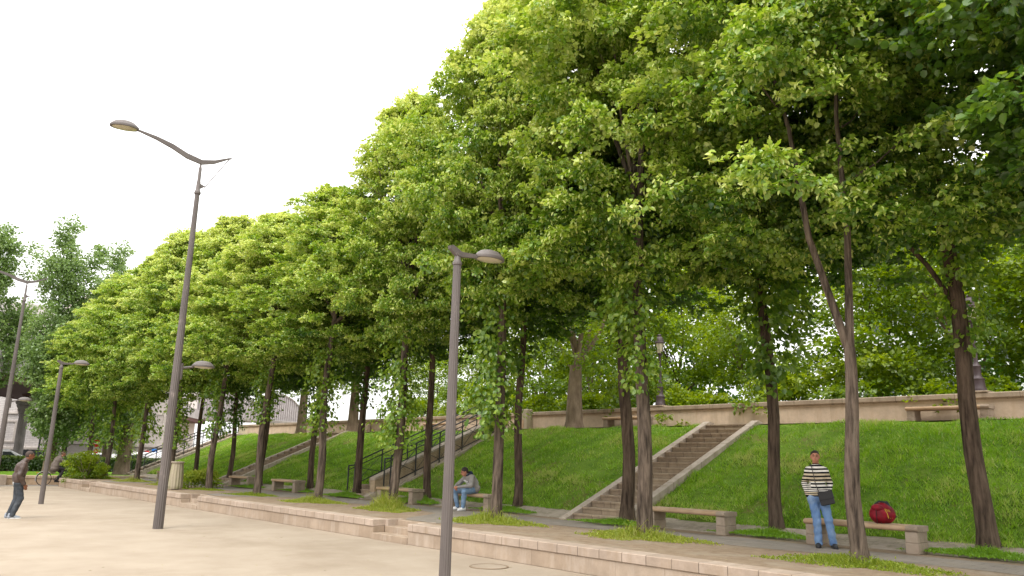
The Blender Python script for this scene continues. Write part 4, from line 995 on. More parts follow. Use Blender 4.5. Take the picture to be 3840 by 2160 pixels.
# --- man in the striped jumper
px, py = -6.86, 13.55
t = empty('person', (px,py,TZ+.004), math.atan2(-py,-px)-pi/2+.08, 'standing man in a black and white striped jumper and blue jeans, hands in pockets', 'person', None)
t.scale = (.955,)*3
hx = .085
hp, hf, Rm = head_prims((hx+.012,-.075,1.625), -.05, -.03)
body = hp + [cap((hx+.008,-.09,1.43),(hx+.01,-.08,1.56),.060,.055), ell((hx,-.10,1.28),(.14,.09,.15)), ell((hx,-.08,1.05),(.12,.075,.18)), ell((hx,-.06,.90),(.13,.075,.11)),
  cap((hx+.155,-.10,1.38),(hx+.220,-.12,1.14),.05,.04), cap((hx+.220,-.12,1.14),(hx+.165,-.05,.93),.038,.026), cap((hx-.155,-.10,1.38),(hx-.220,-.12,1.14),.05,.04), cap((hx-.220,-.12,1.14),(hx-.165,-.05,.93),.038,.026)]
body += hand_prims((hx+.155,-.05,.92),(-.25,-.05,-1),(-.3,.8,0),(-1,-.3,0),.4,.8)+hand_prims((hx-.155,-.05,.92),(.25,-.05,-1),(.3,.8,0),(1,-.3,0),.4,.8)
body += [cap((hx+.09,-.05,.88),(.13,.0,.48),.075,.05), cap((.13,.0,.48),(.12,-.03,.09),.048,.035), cap((hx-.09,-.05,.88),(-.06,.01,.48),.075,.05), cap((-.06,.01,.48),(-.12,-.02,.09),.048,.035)]
bd = sdf_mesh('body', body, .0095, .016, M['skinA'], parent=t)
features(t, hf, M['skinA'], colmat('lips', (.36,.10,.08)))
sdf_mesh('hair', [ell(hf(0,-.018,.035),(.081,.098,.090),Rm), ell(hf(0,-.04,.0),(.079,.075,.08),Rm)], .008, .02, M['hair'], parent=t,
  cut=lambda X,Y,Z: np.maximum((Y-(-.075+.050))-(Z-1.683)*1.6, (1.60-Z)+(Y+.09)*.75))
j = [ell((hx,-.10,1.28),(.178,.122,.19)), ell((hx,-.07,1.07),(.158,.13,.20)), cap((hx-.065,-.07,.945),(hx+.065,-.07,.945),.118,.118), cap((hx-.05,-.10,1.43),(hx-.15,-.10,1.378),.062,.058), cap((hx+.05,-.10,1.43),(hx+.15,-.10,1.378),.062,.058), cap((hx,-.09,1.38),(hx+.005,-.088,1.49),.095,.064)]
for s_ in (1,-1):
    j += [cap((hx+s_*.150,-.10,1.375),(hx+s_*.222,-.12,1.14),.062,.054), cap((hx+s_*.222,-.12,1.14),(hx+s_*.180,-.045,.93),.054,.046)]
sdf_mesh('jumper', j, .0085, .016, M['stripes'], parent=t, disp=.006, seed=1, cut=lambda X,Y,Z: np.maximum(.868-Z, Z-1.508))
j = [cap((hx-.088,-.065,.875),(hx+.088,-.065,.875),.112,.112)]
for s_, kx, fx in ((1,.135,.125),(-1,-.065,-.125)):
    j += [cap((hx+s_*.085,-.06,.85),(kx,.01,.48),.100,.074), cap((kx,.01,.48),(fx,-.03,.075),.074,.066)]
sdf_mesh('jeans', j, .0095, .018, M['jeans'], parent=t, disp=.008, seed=2, cut=lambda X,Y,Z: np.maximum(.045-Z, Z-.93))
shoe('shoe', (.125,-.07,0), (.15,.15,0), M['black'], t); shoe('shoe', (-.125,-.06,0), (-.16,.16,0), M['black'], t)
TA = t
# shoulder bag
t2 = empty('shoulder_bag', (px,py,TZ), TA.rotation_euler[2], 'black leather shoulder bag hanging across the striped jumper', 'bag'); t2.scale = (.955,)*3
o = MB()
pts = [(hx+.10,-.20,1.44),(hx+.10,-.10,1.50),(hx+.085,.0,1.42),(hx+.065,.055,1.27),(hx+.04,.075,1.12),(hx-.005,.085,.99)]
o.tube(pts, .011, 6, tw=.5); o.tube([(hx-.14,.08,.98),(hx-.21,-.05,1.05),(hx-.15,-.24,1.2),(hx+.0,-.26,1.36),(hx+.10,-.20,1.44)], .011, 6, tw=.5); o.build('strap', M['black'], t2, True)
o = MB(); o.box(-.125,.125,-.035,.035,-.24,0,.014); q = o.build('pouch', M['black'], t2); q.location = (hx-.10,.115,1.005); q.rotation_euler = (0,R(13),0)
o = MB(); o.box(-.128,.128,.036,.046,-.14,.004,.003); q = o.build('flap', M['black'], t2); q.location = (hx-.10,.116,1.007); q.rotation_euler = (0,R(13),0)

# --- seated man in the grey hoodie, faces -Y
px, py = -17.32, 14.12
t = empty('person', (px,py,TZ), pi-.12, 'man in a grey hoodie, jeans and white trainers sitting bent forward on a bench', 'person')
hc = (-.02,.33,1.03)
hp, hf, Rm = head_prims(hc, -.22, .30)
K = {1:(.235,.47,.50), -1:(-.27,.47,.50)}; F = {1:(.20,.40,.0), -1:(-.19,.46,.0)}
body = hp+[cap((0,.22,.90),(-.01,.30,.98),.058,.052), ell((0,.06,.66),(.15,.11,.17)), ell((0,.14,.82),(.16,.11,.14)), ell((0,0,.56),(.16,.12,.10))]
EL = {1:(.33,.33,.66), -1:(-.36,.32,.67)}; WR = {1:(.10,.56,.60), -1:(-.06,.57,.62)}
for s_ in (1,-1):
    body += [cap((s_*.17,.17,.87),EL[s_],.05,.04), cap(EL[s_],WR[s_],.038,.027), cap((s_*.09,.02,.54),K[s_],.078,.052), cap(K[s_],(F[s_][0],F[s_][1]-.02,.09),.050,.036)]
body += hand_prims(WR[1],(-1,.25,-.35),(0,.3,1),(0,-1,-.3),.9,.95)+hand_prims(WR[-1],(1,.2,-.45),(0,.3,1),(0,-1,-.3),.9,.95)
sdf_mesh('body', body, .0095, .014, M['skinA'], parent=t)
features(t, hf, M['skinA'], colmat('lips2', (.34,.11,.08)))
hcn = np.array(hc)
def hcut(X,Y,Z):
    q = np.stack([X-hcn[0],Y-hcn[1],Z-hcn[2]],-1)@Rm
    return np.maximum((q[...,1]-.045)-(q[...,2]-.03)*1.2, (-.03-q[...,2])+q[...,1]*.8)
sdf_mesh('hair', [ell(hf(0,-.018,.037),(.083,.100,.094),Rm), ell(hf(0,-.05,-.01),(.078,.068,.085),Rm)], .008, .02, M['hair'], parent=t, cut=hcut)
j = [ell((0,.04,.70),(.20,.15,.20)), ell((0,.13,.84),(.20,.14,.15)), cap((-.12,.01,.59),(.12,.01,.59),.125,.125), cap((-.14,.17,.90),(.14,.17,.90),.068,.068), cap((0,.2,.90),(0,.25,.96),.085,.072)]
for s_ in (1,-1):
    e = np.array(EL[s_]); w = np.array(WR[s_]); j += [cap((s_*.165,.17,.88),e,.070,.060), cap(e,e+(w-e)*.90,.060,.040)]
sdf_mesh('hoodie', j, .0095, .03, M['hoodie'], parent=t, disp=.004, seed=3)
sdf_mesh('hood', [cap((-.07,.15,.985),(.07,.15,.985),.052,.052), cap((-.085,.20,.965),(-.05,.28,.935),.028,.022), cap((.085,.20,.965),(.05,.28,.935),.028,.022), ell((0,.12,.97),(.10,.055,.085))], .009, .03, M['navy'], parent=t)
o = MB()
for k,(zz,w_) in enumerate([(.80,.07),(.765,.085),(.73,.075),(.695,.06)]):
    o.box(-w_,w_*.8,.283-.07*k*.6-.0,.291-.07*k*.6,zz-.012,zz+.010)
q = o.build('chest_print', M['white'], t); q.location = (.0,.015,0)
j = [cap((-.09,.0,.56),(.09,.0,.56),.118,.118)]
for s_ in (1,-1):
    j += [cap((s_*.09,.03,.555),K[s_],.102,.078), cap(K[s_],(F[s_][0],F[s_][1]-.015,.10),.076,.058)]
sdf_mesh('jeans', j, .0095, .018, M['jeansB'], parent=t, disp=.005, seed=4)
for s_ in (1,-1): shoe('shoe', (F[s_][0],F[s_][1]-.06,0), (F[s_][0]+s_*.04,F[s_][1]+.17,0), M['white'], t, M['lightgrey'])

# --- walking man in the brown jacket, faces +Y
t = empty('person', (-24.15,4.35,.0), -.12, 'man in a brown leather jacket and dark jeans walking across the plaza', 'person')
hc = (0,.17,1.60); hp, hf, Rm = head_prims(hc, 0, .08)
body = hp+[cap((0,.07,1.38),(0,.13,1.52),.060,.056), ell((0,.04,1.22),(.16,.11,.18)), ell((0,.0,.98),(.14,.11,.16))]
for s_, kn, an, el_, wr in ((1,(.09,.10,.50),(.09,-.04,.10),(.24,.0,1.08),(.23,.13,.86)),(-1,(-.09,.02,.48),(-.09,-.10,.10),(-.24,-.02,1.08),(-.23,.09,.85))):
    body += [cap((s_*.17,.06,1.38),el_,.05,.042), cap(el_,wr,.04,.028), cap((s_*.085,.03,.90),kn,.08,.055), cap(kn,an,.053,.036)]
    body += hand_prims(wr,(0,.35,-1),(-s_*.5,1,0),(-s_,0,0),.6,1.0)
sdf_mesh('body', body, .0095, .016, M['skinC'], parent=t); features(t, hf, M['skinC'], colmat('lips3', (.2,.08,.06)))
hcn2 = np.array(hc)
def hcut2(X,Y,Z):
    q = np.stack([X-hcn2[0],Y-hcn2[1],Z-hcn2[2]],-1)@Rm
    return np.maximum((q[...,1]-.052)-(q[...,2]-.03)*.8, (-.015-q[...,2])+q[...,1]*.9)
sdf_mesh('hair', [ell(hf(0,-.016,.030),(.078,.096,.088),Rm), ell(hf(0,-.04,0),(.076,.07,.08),Rm)], .008, .02, M['hairC'], parent=t, cut=hcut2)
j = [ell((0,.02,1.24),(.205,.155,.21)), ell((0,-.01,1.05),(.19,.155,.17)), cap((-.09,-.01,.975),(.09,-.01,.975),.125,.125), cap((-.13,.05,1.375),(.13,.05,1.375),.070,.070), cap((0,.06,1.40),(0,.10,1.475),.088,.072)]
for s_, el_, wr in ((1,(.25,-.01,1.09),(.235,.115,.875)),(-1,(-.25,-.03,1.09),(-.235,.075,.865))):
    j += [cap((s_*.165,.05,1.35),el_,.078,.070), cap(el_,wr,.070,.050)]
sdf_mesh('jacket', j, .0095, .028, M['leather'], parent=t, disp=.007, seed=5)
sdf_mesh('shirt_hem', [cap((-.06,.0,.90),(.06,.0,.90),.128,.128)], .01, .02, M['lightgrey'], parent=t, cut=lambda X,Y,Z: np.maximum(.82-Z, Z-.93))
j = [cap((-.085,.0,.88),(.085,.0,.88),.115,.115)]
for s_, kn, an in ((1,(.09,.095,.50),(.09,-.04,.08)),(-1,(-.09,.02,.48),(-.09,-.10,.08))):
    j += [cap((s_*.085,.01,.86),kn,.104,.078), cap(kn,an,.078,.070)]
sdf_mesh('jeans', j, .0095, .018, M['jeansC'], parent=t, disp=.006, seed=6, cut=lambda X,Y,Z: np.maximum(.05-Z, Z-.90))
shoe('shoe', (.09,-.09,0), (.09,.15,0), M['shoeg'], t, M['white']); shoe('shoe', (-.09,-.15,0), (-.09,.09,0), M['shoeg'], t, M['white'])

# --- cyclist, faces +Y
cx_, cy_ = -45.4, 9.75
t = empty('person', (cx_,cy_,.0), 0, 'cyclist in a taupe coat seen from behind, riding past the far left lawn', 'person')
hc = (0,.22,1.57); hp, hf, Rm = head_prims(hc, .1, .1)
body = hp+[cap((0,.12,1.38),(0,.18,1.48),.058,.052), ell((0,.02,1.16),(.16,.12,.22)), ell((0,-.05,.94),(.16,.13,.12))]
for s_, kn, an in ((1,(.10,.33,.80),(.10,.16,.42)),(-1,(-.10,.28,.62),(-.10,.10,.22))):
    body += [cap((s_*.17,.08,1.34),(s_*.25,.28,1.12),.05,.04), cap((s_*.25,.28,1.12),(s_*.22,.52,1.06),.038,.027), cap((s_*.08,-.02,.92),kn,.08,.055), cap(kn,an,.053,.037)]
    body += hand_prims((s_*.22,.52,1.06),(0,1,-.2),(-s_,0,.2),(0,0,-1),1.2,.9)
sdf_mesh('body', body, .011, .016, M['skinA'], parent=t); features(t, hf, M['skinA'], M['skinA'])
hcn3 = np.array(hc)
sdf_mesh('hair', [ell(hf(0,-.02,.03),(.080,.096,.088),Rm)], .009, .02, colmat('brown_hair', (.10,.06,.035)), parent=t, cut=lambda X,Y,Z: np.maximum((Y-hcn3[1]-.04)-(Z-hcn3[2]-.03), (hcn3[2]-.02-Z)+(Y-hcn3[1])*.8))
j = [ell((0,.02,1.20),(.24,.20,.26)), ell((0,-.05,.98),(.25,.22,.26)), ell((0,-.08,.84),(.24,.21,.18)), cap((-.14,.06,1.36),(.14,.06,1.36),.075,.075), cap((0,.05,1.40),(0,.10,1.46),.09,.07)]
for s_ in (1,-1): j += [cap((s_*.17,.08,1.34),(s_*.26,.28,1.13),.078,.066), cap((s_*.26,.28,1.13),(s_*.22,.50,1.07),.064,.046)]
sdf_mesh('coat', j, .011, .03, M['coat'], parent=t, disp=.005, seed=7)
j = []
for s_, kn, an in ((1,(.10,.33,.80),(.10,.17,.46)),(-1,(-.10,.28,.62),(-.10,.11,.26))): j += [cap((s_*.09,-.03,.90),kn,.10,.07), cap(kn,an,.068,.05)]
sdf_mesh('trousers', j, .011, .018, colmat('dark_trousers', (.03,.025,.03)), parent=t)
shoe('shoe', (.10,.10,.36), (.10,.32,.36), M['black'], t); shoe('shoe', (-.10,.04,.16), (-.10,.26,.16), M['black'], t)
t = empty('bicycle', (cx_,cy_,.0), 0, 'bicycle with an orange rear light under the rider in the taupe coat', 'bicycle')
for y in (-.50,.56):
    w = MB(); w.tube([(0,y+.33*cos(a),.335+.33*sin(a)) for a in [2*pi*k/28 for k in range(29)]], .018, 6, cap=False)
    w2 = w.build('wheel', M['tyre'], t, True)
    s = MB()
    for k in range(12): a = 2*pi*k/12; s.tube([(0,y,.335),(0,y+.32*cos(a),.335+.32*sin(a))], .003, 3)
    s.tube([(-.05,y,.335),(.05,y,.335)], .02, 8); s.build('spokes', M['steel'], w2)
o = MB(); o.tube([(0,-.50,.335),(0,-.06,.29),(0,-.18,.80),(0,-.50,.335)], .014, 6); o.tube([(0,-.06,.29),(0,.42,.78),(0,-.16,.74)], .018, 6); o.tube([(0,.56,.335),(0,.45,.62),(0,.40,.98)], .016, 6); o.build('frame', M['iron2'], t)
o = MB(); o.tube([(-.25,.52,1.02),(-.18,.42,1.0),(.18,.42,1.0),(.25,.52,1.02)], .014, 6); o.build('handlebar', M['iron'], t)
o = MB(); o.tube([(0,-.30,.86),(0,-.15,.87),(0,.0,.87)], [.07,.05,.02], 8, tw=.4); o.build('saddle', M['black'], t)
o = MB(); o.tube([(-.12,.10,.17),(0,-.06,.29),(.12,.16,.37)], .012, 5); o.build('pedals', M['iron'], t)
o = MB(); o.box(-.03,.03,-.86,-.82,.60,.66,.008); o.tube([(0,-.82,.63),(0,-.5,.66)], .006, 4); o.build('rear_light', M['orange'], t)
o = MB(); o.tube([(0,-.50+.37*cos(a),.335+.37*sin(a)) for a in [R(50)+R(150)*k/10 for k in range(11)]], .02, 5); o.build('mudguard', M['steel'], t)

# --- red bag on the bench (built full, then squeezed a little)
t = empty('sports_bag', (-6.10,14.14,TZ+.45), .15, 'crumpled red sports bag with a black strap on the right stone bench', 'bag')
sdf_mesh('bag_body', [ell((-.02,0,.155),(.20,.15,.155)), ell((.10,.0,.135),(.13,.13,.12)), ell((-.08,-.01,.12),(.15,.15,.12))], .009, .05, M['red'], parent=t, disp=.006, seed=8, cut=lambda X,Y,Z: .002-Z)
sdf_mesh('flap', [ell((-.06,-.115,.235),(.11,.05,.045)), ell((-.06,-.13,.215),(.08,.035,.035))], .009, .03, M['red'], parent=t, disp=.003)
o = MB(); o.tube([(-.07,-.165,.22),(-.07,-.172,.14),(-.07,-.150,.03),(-.065,-.155,-.02),(-.04,-.17,-.09),(.0,-.17,-.085),(.02,-.15,-.02),(.0,-.13,.02)], .012, 6, tw=.4); o.build('strap', M['black'], t, True)
o = MB(); o.tube([(-.14,-.03,.265),(-.05,-.03,.325),(.06,-.02,.315),(.16,-.01,.24),(.24,.0,.10)], .014, 6, tw=.6); o.tube([(-.02,.03,.30),(.08,.04,.32),(.16,.04,.22)], .012, 6); o.build('handle', M['black'], t, True)
o = MB()
for k in range(3): o.tube([(.08+.030*k,-.138+.012*k,.222-.006*k),(.118+.028*k,-.136+.020*k,.15),(.135+.024*k,-.122+.024*k,.085)], .010, 5)
o.build('printed_stripes', M['yellow'], t, True); t.scale = (.90,.95,1.14)

# ================================================================== BACKGROUND LEFT
def facade(name, label, X, y0, y1, zt, m, storeys, basetop=1.9, baseM='greywall', depth=12, win=None, sill=True, roof=None, zb=-.02):
    t = empty(name, (X,(y0+y1)/2,0), 0, label, 'building')
    o = MB(); o.box(X-depth, X, y0, y1, basetop, zt); put(o, 'upper_wall', m, t)
    o = MB(); o.box(X-depth, X+.03, y0-.01, y1+.01, zb, basetop-.25); put(o, 'ground_floor', M[baseM], t)
    o = MB(); o.box(X-depth, X+.22, y0-.02, y1+.02, basetop-.248, basetop-.002, .02); put(o, 'cornice', M['palewall'], t)
    for z0, z1 in storeys:
        for wy, ww, kind in win:
            f = MB(); f.box(X-.02, X+.09, wy-ww/2-.14, wy-ww/2, z0-.12, z1+.12); f.box(X-.02, X+.09, wy+ww/2, wy+ww/2+.14, z0-.12, z1+.12)
            f.box(X-.02, X+.09, wy-ww/2, wy+ww/2, z1, z1+.12); f.box(X-.02, X+.16, wy-ww/2, wy+ww/2, z0-.12, z0)
            w = put(f, 'window', M['palewall'], t)
            q = MB(); q.box(X+.003, X+.03, wy-ww/2+.002, wy+ww/2-.002, z0+.002, z1-.002)
            if kind == 's':
                for k in range(int((z1-z0)/.12)): q.box(X+.03, X+.045, wy-ww/2+.04, wy+ww/2-.04, z0+.05+k*.12, z0+.13+k*.12)
            e = q.build('shutter' if kind == 's' else 'pane', M['shutter'] if kind == 's' else M['glass']); e.parent = w; e.matrix_parent_inverse = Matrix.Translation(-t.location)
    return t
tw = facade('brick_building', 'white brick building with shuttered windows and a grey ground floor, at the left edge', -84, -2, 18.2, 15.2, M['whitebrick'], [(2.45,4.15),(5.0,6.9),(8.4,10.3),(11.7,13.5)], 1.95, win=[(1.5,.8,'s'),(5.0,.8,'s'),(8.5,.8,'s'),(13.75,.75,'s'),(16.9,.75,'s')])
# fascia lettering on the grey ground floor
fc = bpy.data.curves.new('lettering', 'FONT'); fc.body = 'Pommeau'; fc.size = .62; fc.extrude = .02
fo = bpy.data.objects.new('tmp', fc); COL.objects.link(fo)
dg = bpy.context.evaluated_depsgraph_get(); me = bpy.data.meshes.new_from_object(fo.evaluated_get(dg)); bpy.data.objects.remove(fo)
me.materials.append(M['white']); s = bpy.data.objects.new('lettering', me); COL.objects.link(s); s.parent = tw; s.rotation_euler = (pi/2,0,pi/2); s.location = Vector((-83.90,13.15,1.16))-tw.location
facade('stone_building', 'pale stone building with tall windows behind the ivy-clad trunk', -84.5, 18.8, 23.9, 17, M['palewall'], [(2.75,4.85),(6.4,8.4),(10,12)], 2.6, win=[(19.7,.7,'s'),(21.2,.9,'s'),(22.9,.8,'g')])
facade('stone_building', 'plain grey stone building with a dark upper window right of the no entry sign', -86, 24.1, 28.4, 15, M['palewall'], [(3.9,5.6),(7.4,9.2)], 2.5, win=[(25.1,.8,'g'),(27.4,.7,'g')])
facade('white_building', 'narrow bright white building left of the tall lamp post', -112, 34.4, 40.5, 13, colmat('white_render', (.72,.66,.62), rough=.9), [(3.4,5.0),(6.6,8.2)], 2.2, baseM='greywall', win=[(36.0,.9,'g'),(38.8,.9,'g')])
facade('office_block', 'grey and white modern block glimpsed through the wood behind the forked tree', -30, 0, 0, 0, M['palewall'], [], 0, win=[]) if False else None
t = empty('office_block', (-28,95,0), 0, 'pale modern block with bluish windows glimpsed through the wood on the right', 'building')
o = MB(); o.box(-40,-16,90,100,2.9,30); put(o, 'wall', colmat('pale_panel', (.62,.63,.66), rough=.7), t)
for k in range(5):
    for i in range(6):
        o = MB(); o.box(-39+i*4,-36.2+i*4,89.93,90.0,9+k*4,11.4+k*4); put(o, 'window', M['glass'], t)
t = empty('pink_building', (3,110,0), 0, 'pinkish apartment block glimpsed through the leaves at the right', 'building')
o = MB(); o.box(-8,14,100,112,2.9,34); put(o, 'wall', colmat('pink_render', (.55,.42,.36), rough=.8), t)
for k in range(6):
    for i in range(6):
        o = MB(); o.box(-7+i*3.5,-5.5+i*3.5,99.93,100.0,8+k*4,10.4+k*4); put(o, 'window', M['glass'], t)

# --- elevated railway on iron columns
def column(x, y, label, H=5.25):
    t = empty('viaduct_column', (x,y,0), .5, label, 'column', 'columns of the elevated railway')
    o = MB(); o.lathe([(.45,0),(.45,.35),(.38,.42),(.36,.55),(.34,.62),(.33,.7),(.29,H-1.15),(.28,H-1.1)], (0,0,0), 30); s = o.build('shaft', M['stonecol'], t)
    for v in s.data.vertices:
        if v.co.z > .65:
            a = math.atan2(v.co.y, v.co.x); k = 1+.03*cos(15*a); v.co.x *= k; v.co.y *= k
    o = MB(); o.lathe([(.29,H-1.12),(.33,H-1.08),(.31,H-1.0),(.38,H-.9),(.36,H-.82),(.46,H-.62),(.44,H-.55),(.56,H-.35),(.54,H-.28),(.66,H-.12),(.66,H)], (0,0,0), 24); o.build('capital', M['stonecol'], t, True)
    o = MB(); o.lathe([(.30,H),(.22,H+.25),(.34,H+.55)], (0,0,0), 12); o.build('bearing', M['rust'], t)
    return t
column(-68.0,11.9,'dark iron column carrying the railway at the far left')
column(-113.5,39.1,'distant pale iron column right of the tall lamp post', 5.3)
column(-66.2,8.4,'iron column of the railway just outside the left edge')
t = empty('railway_viaduct', (-90,25,5.8), 0, 'elevated grey steel railway bridge with rounded ribbed sides left of the parapet', 'bridge')
A = Vector((-45.5,-3.5,0)); 
def vp(u, w, z):  # u metres along from first column, w sideways
    d = Vector((-45.5,27.2,0)).normalized(); nrm = Vector((-d.y,d.x,0))
    return Vector((-68,11.7,0))+d*u+nrm*w+Vector((0,0,z))
def vbox(o, u0, u1, w0, w1, z0, z1):
    vs = [vp(u,w,z) for z in (z0,z1) for u,w in ((u0,w0),(u1,w0),(u1,w1),(u0,w1))]
    o.raw(vs, [(0,3,2,1),(4,5,6,7),(0,1,5,4),(1,2,6,5),(2,3,7,6),(3,0,4,7)])
o = MB(); vbox(o,-60,53,-3.4,3.4,5.85,6.25); put(o, 'deck', M['rust'], t)
o = MB()
for s_ in (-3.2,3.2): vbox(o,-60,53,s_-.15,s_+.15,5.8,6.7)
put(o, 'girder', M['rust'], t)
o = MB()
for w in (-3.45,3.45): vbox(o,-60,51,w-.04,w+.04,6.26,7.5)
put(o, 'side_panel', M['steel'], t)
# ribbed rounded spans (end right of the second column)
def span(P0, P1, zb0, zb1, hs, label, n=22):
    t = empty('bridge_span', P0, 0, label, 'bridge', 'spans of the grey bridge')
    P0 = Vector(P0); P1 = Vector(P1); d = (P1-P0); nrm = Vector((-d.y,d.x,0)).normalized()
    def pt(u, z, w): q = P0.lerp(P1, u); return Vector((q.x,q.y,0))+nrm*w+Vector((0,0,z))
    hz = lambda u: float(np.interp(u, np.linspace(0,1,len(hs)), hs)); zb = lambda u: zb0+(zb1-zb0)*u
    o = MB(); vs = []
    for i in range(n*2+1):
        u = i/(n*2)
        vs += [pt(u,zb(u),0), pt(u,zb(u)+hz(u),0), pt(u,zb(u)+hz(u),6), pt(u,zb(u),6)]
    fs = []
    for i in range(n*2):
        a = i*4; fs += [(a,a+4,a+5,a+1),(a+1,a+5,a+6,a+2),(a+3,a+2,a+6,a+7)]
    o.raw(vs, fs); put(o, 'cladding', M['steel'], t)
    o = MB()
    for i in range(n+1):
        u = i/n
        for w in (-.10,): o.tube([pt(u,zb(u)-.1,w), pt(u,zb(u)+hz(u)+.02,w)], .09, 4)
    put(o, 'ribs', M['steel'], t)
    o = MB()
    for w in (-.12,6.1): o.tube([pt(i/(n*2),zb(i/(n*2))+hz(i/(n*2)),w) for i in range(n*2+1)], .14, 6)
    o.tube([pt(i/n,zb(i/n),-.15) for i in range(n+1)], .3, 6)
    put(o, 'top_chord', M['stonecol'], t)
    return t
span((-112.5,40.0,0), (-108.2,47.1,0), 6.55,6.5, [4.6,4.75,4.6,3.9,2.5], 'left span of the grey ribbed bridge, sloping down to a low joint')
span((-108.1,47.3,0), (-105.5,53.2,0), 6.5,6.3, [2.5,3.4,3.9,3.9,3.3,2.1], 'right bow-topped span of the grey ribbed bridge above the parapet end')

# --- road signs and signals
def sign(loc, rz, label, kind, r, H, cat='road sign'):
    t = empty('road_sign', (loc[0],loc[1],0), rz, label, cat)
    o = MB(); o.tube([(0,0,0),(0,0,H+.1)], .045, 8); o.build('post', M['stonecol'], t)
    if kind == 'noentry':
        o = MB(); o.tube([(.06,0,H),(.09,0,H)], r, 28); o.build('disc', M['signred'], t)
        o = MB(); o.box(.0905,.10,-r*.72,r*.72,H-r*.17,H+r*.17); o.build('bar', M['white'], t)
        o = MB(); o.tube([(.055,0,H),(.058,0,H)], r*1.08, 28); o.build('rim', M['white'], t)
    if kind == 'blue':
        o = MB(); o.box(.06,.09,-r,r,H-r,H+r,.01); o.build('panel', M['signblue'], t)
        o = MB(); o.box(.0905,.097,-r*.6,r*.6,H-r*.12,H+r*.12); o.build('symbol', M['white'], t)
    if kind == 'white':
        o = MB(); o.box(.06,.09,-r,r,H-r,H+r,.01); o.build('panel', M['white'], t)
    return t
d0 = -.25
s = sign((-60,15.15), d0, 'red and white no entry sign with a smaller sign below it, behind the hedge', 'noentry', .27, 2.28)
o = MB(); o.tube([(.06,0,1.74),(.09,0,1.74)], .15, 20); q = o.build('small_disc', M['signred'], s)
o = MB(); o.box(.091,.10,-.10,.10,1.72,1.765); o.build('bar', M['white'], s)
sign((-75,23.1), d0, 'round no entry sign right of the second trunk, above the white van', 'noentry', .22, 1.72)
sign((-75,23.75), d0, 'small blue square road sign left of the tall lamp post', 'blue', .22, 1.85)
sign((-78,25.2), d0, 'small white road sign beside the tall lamp post', 'white', .2, 1.8)
def signal(loc, label, H, rz=-.3):
    t = empty('traffic_light', (loc[0],loc[1],0), rz, label, 'traffic light', 'traffic lights beyond the hedge')
    o = MB(); o.tube([(0,0,0),(0,0,H)], .055, 8); o.build('pole', M['iron'], t)
    o = MB(); o.box(.05,.22,-.14,.14,H-.95,H-.05,.02); b_ = o.build('signal_box', M['iron'], t)
    for k in range(3):
        o = MB(); o.tube([(.0,-.36,H-.80+k*.30),(.0,-.1,H-.80+k*.30)], .09, 10); o.build('visor', M['iron'], b_)
        o = MB(); o.tube([(.22,0,H-.80+k*.30),(.235,0,H-.80+k*.30)], .09, 14); o.build('lens', M['glass'], b_)
    return t
signal((-62,12.05), 'traffic light on a black pole beside the dark iron column', 4.1)
signal((-60.5,15.0), 'traffic light on a thin pole just above the no entry sign', 4.3)

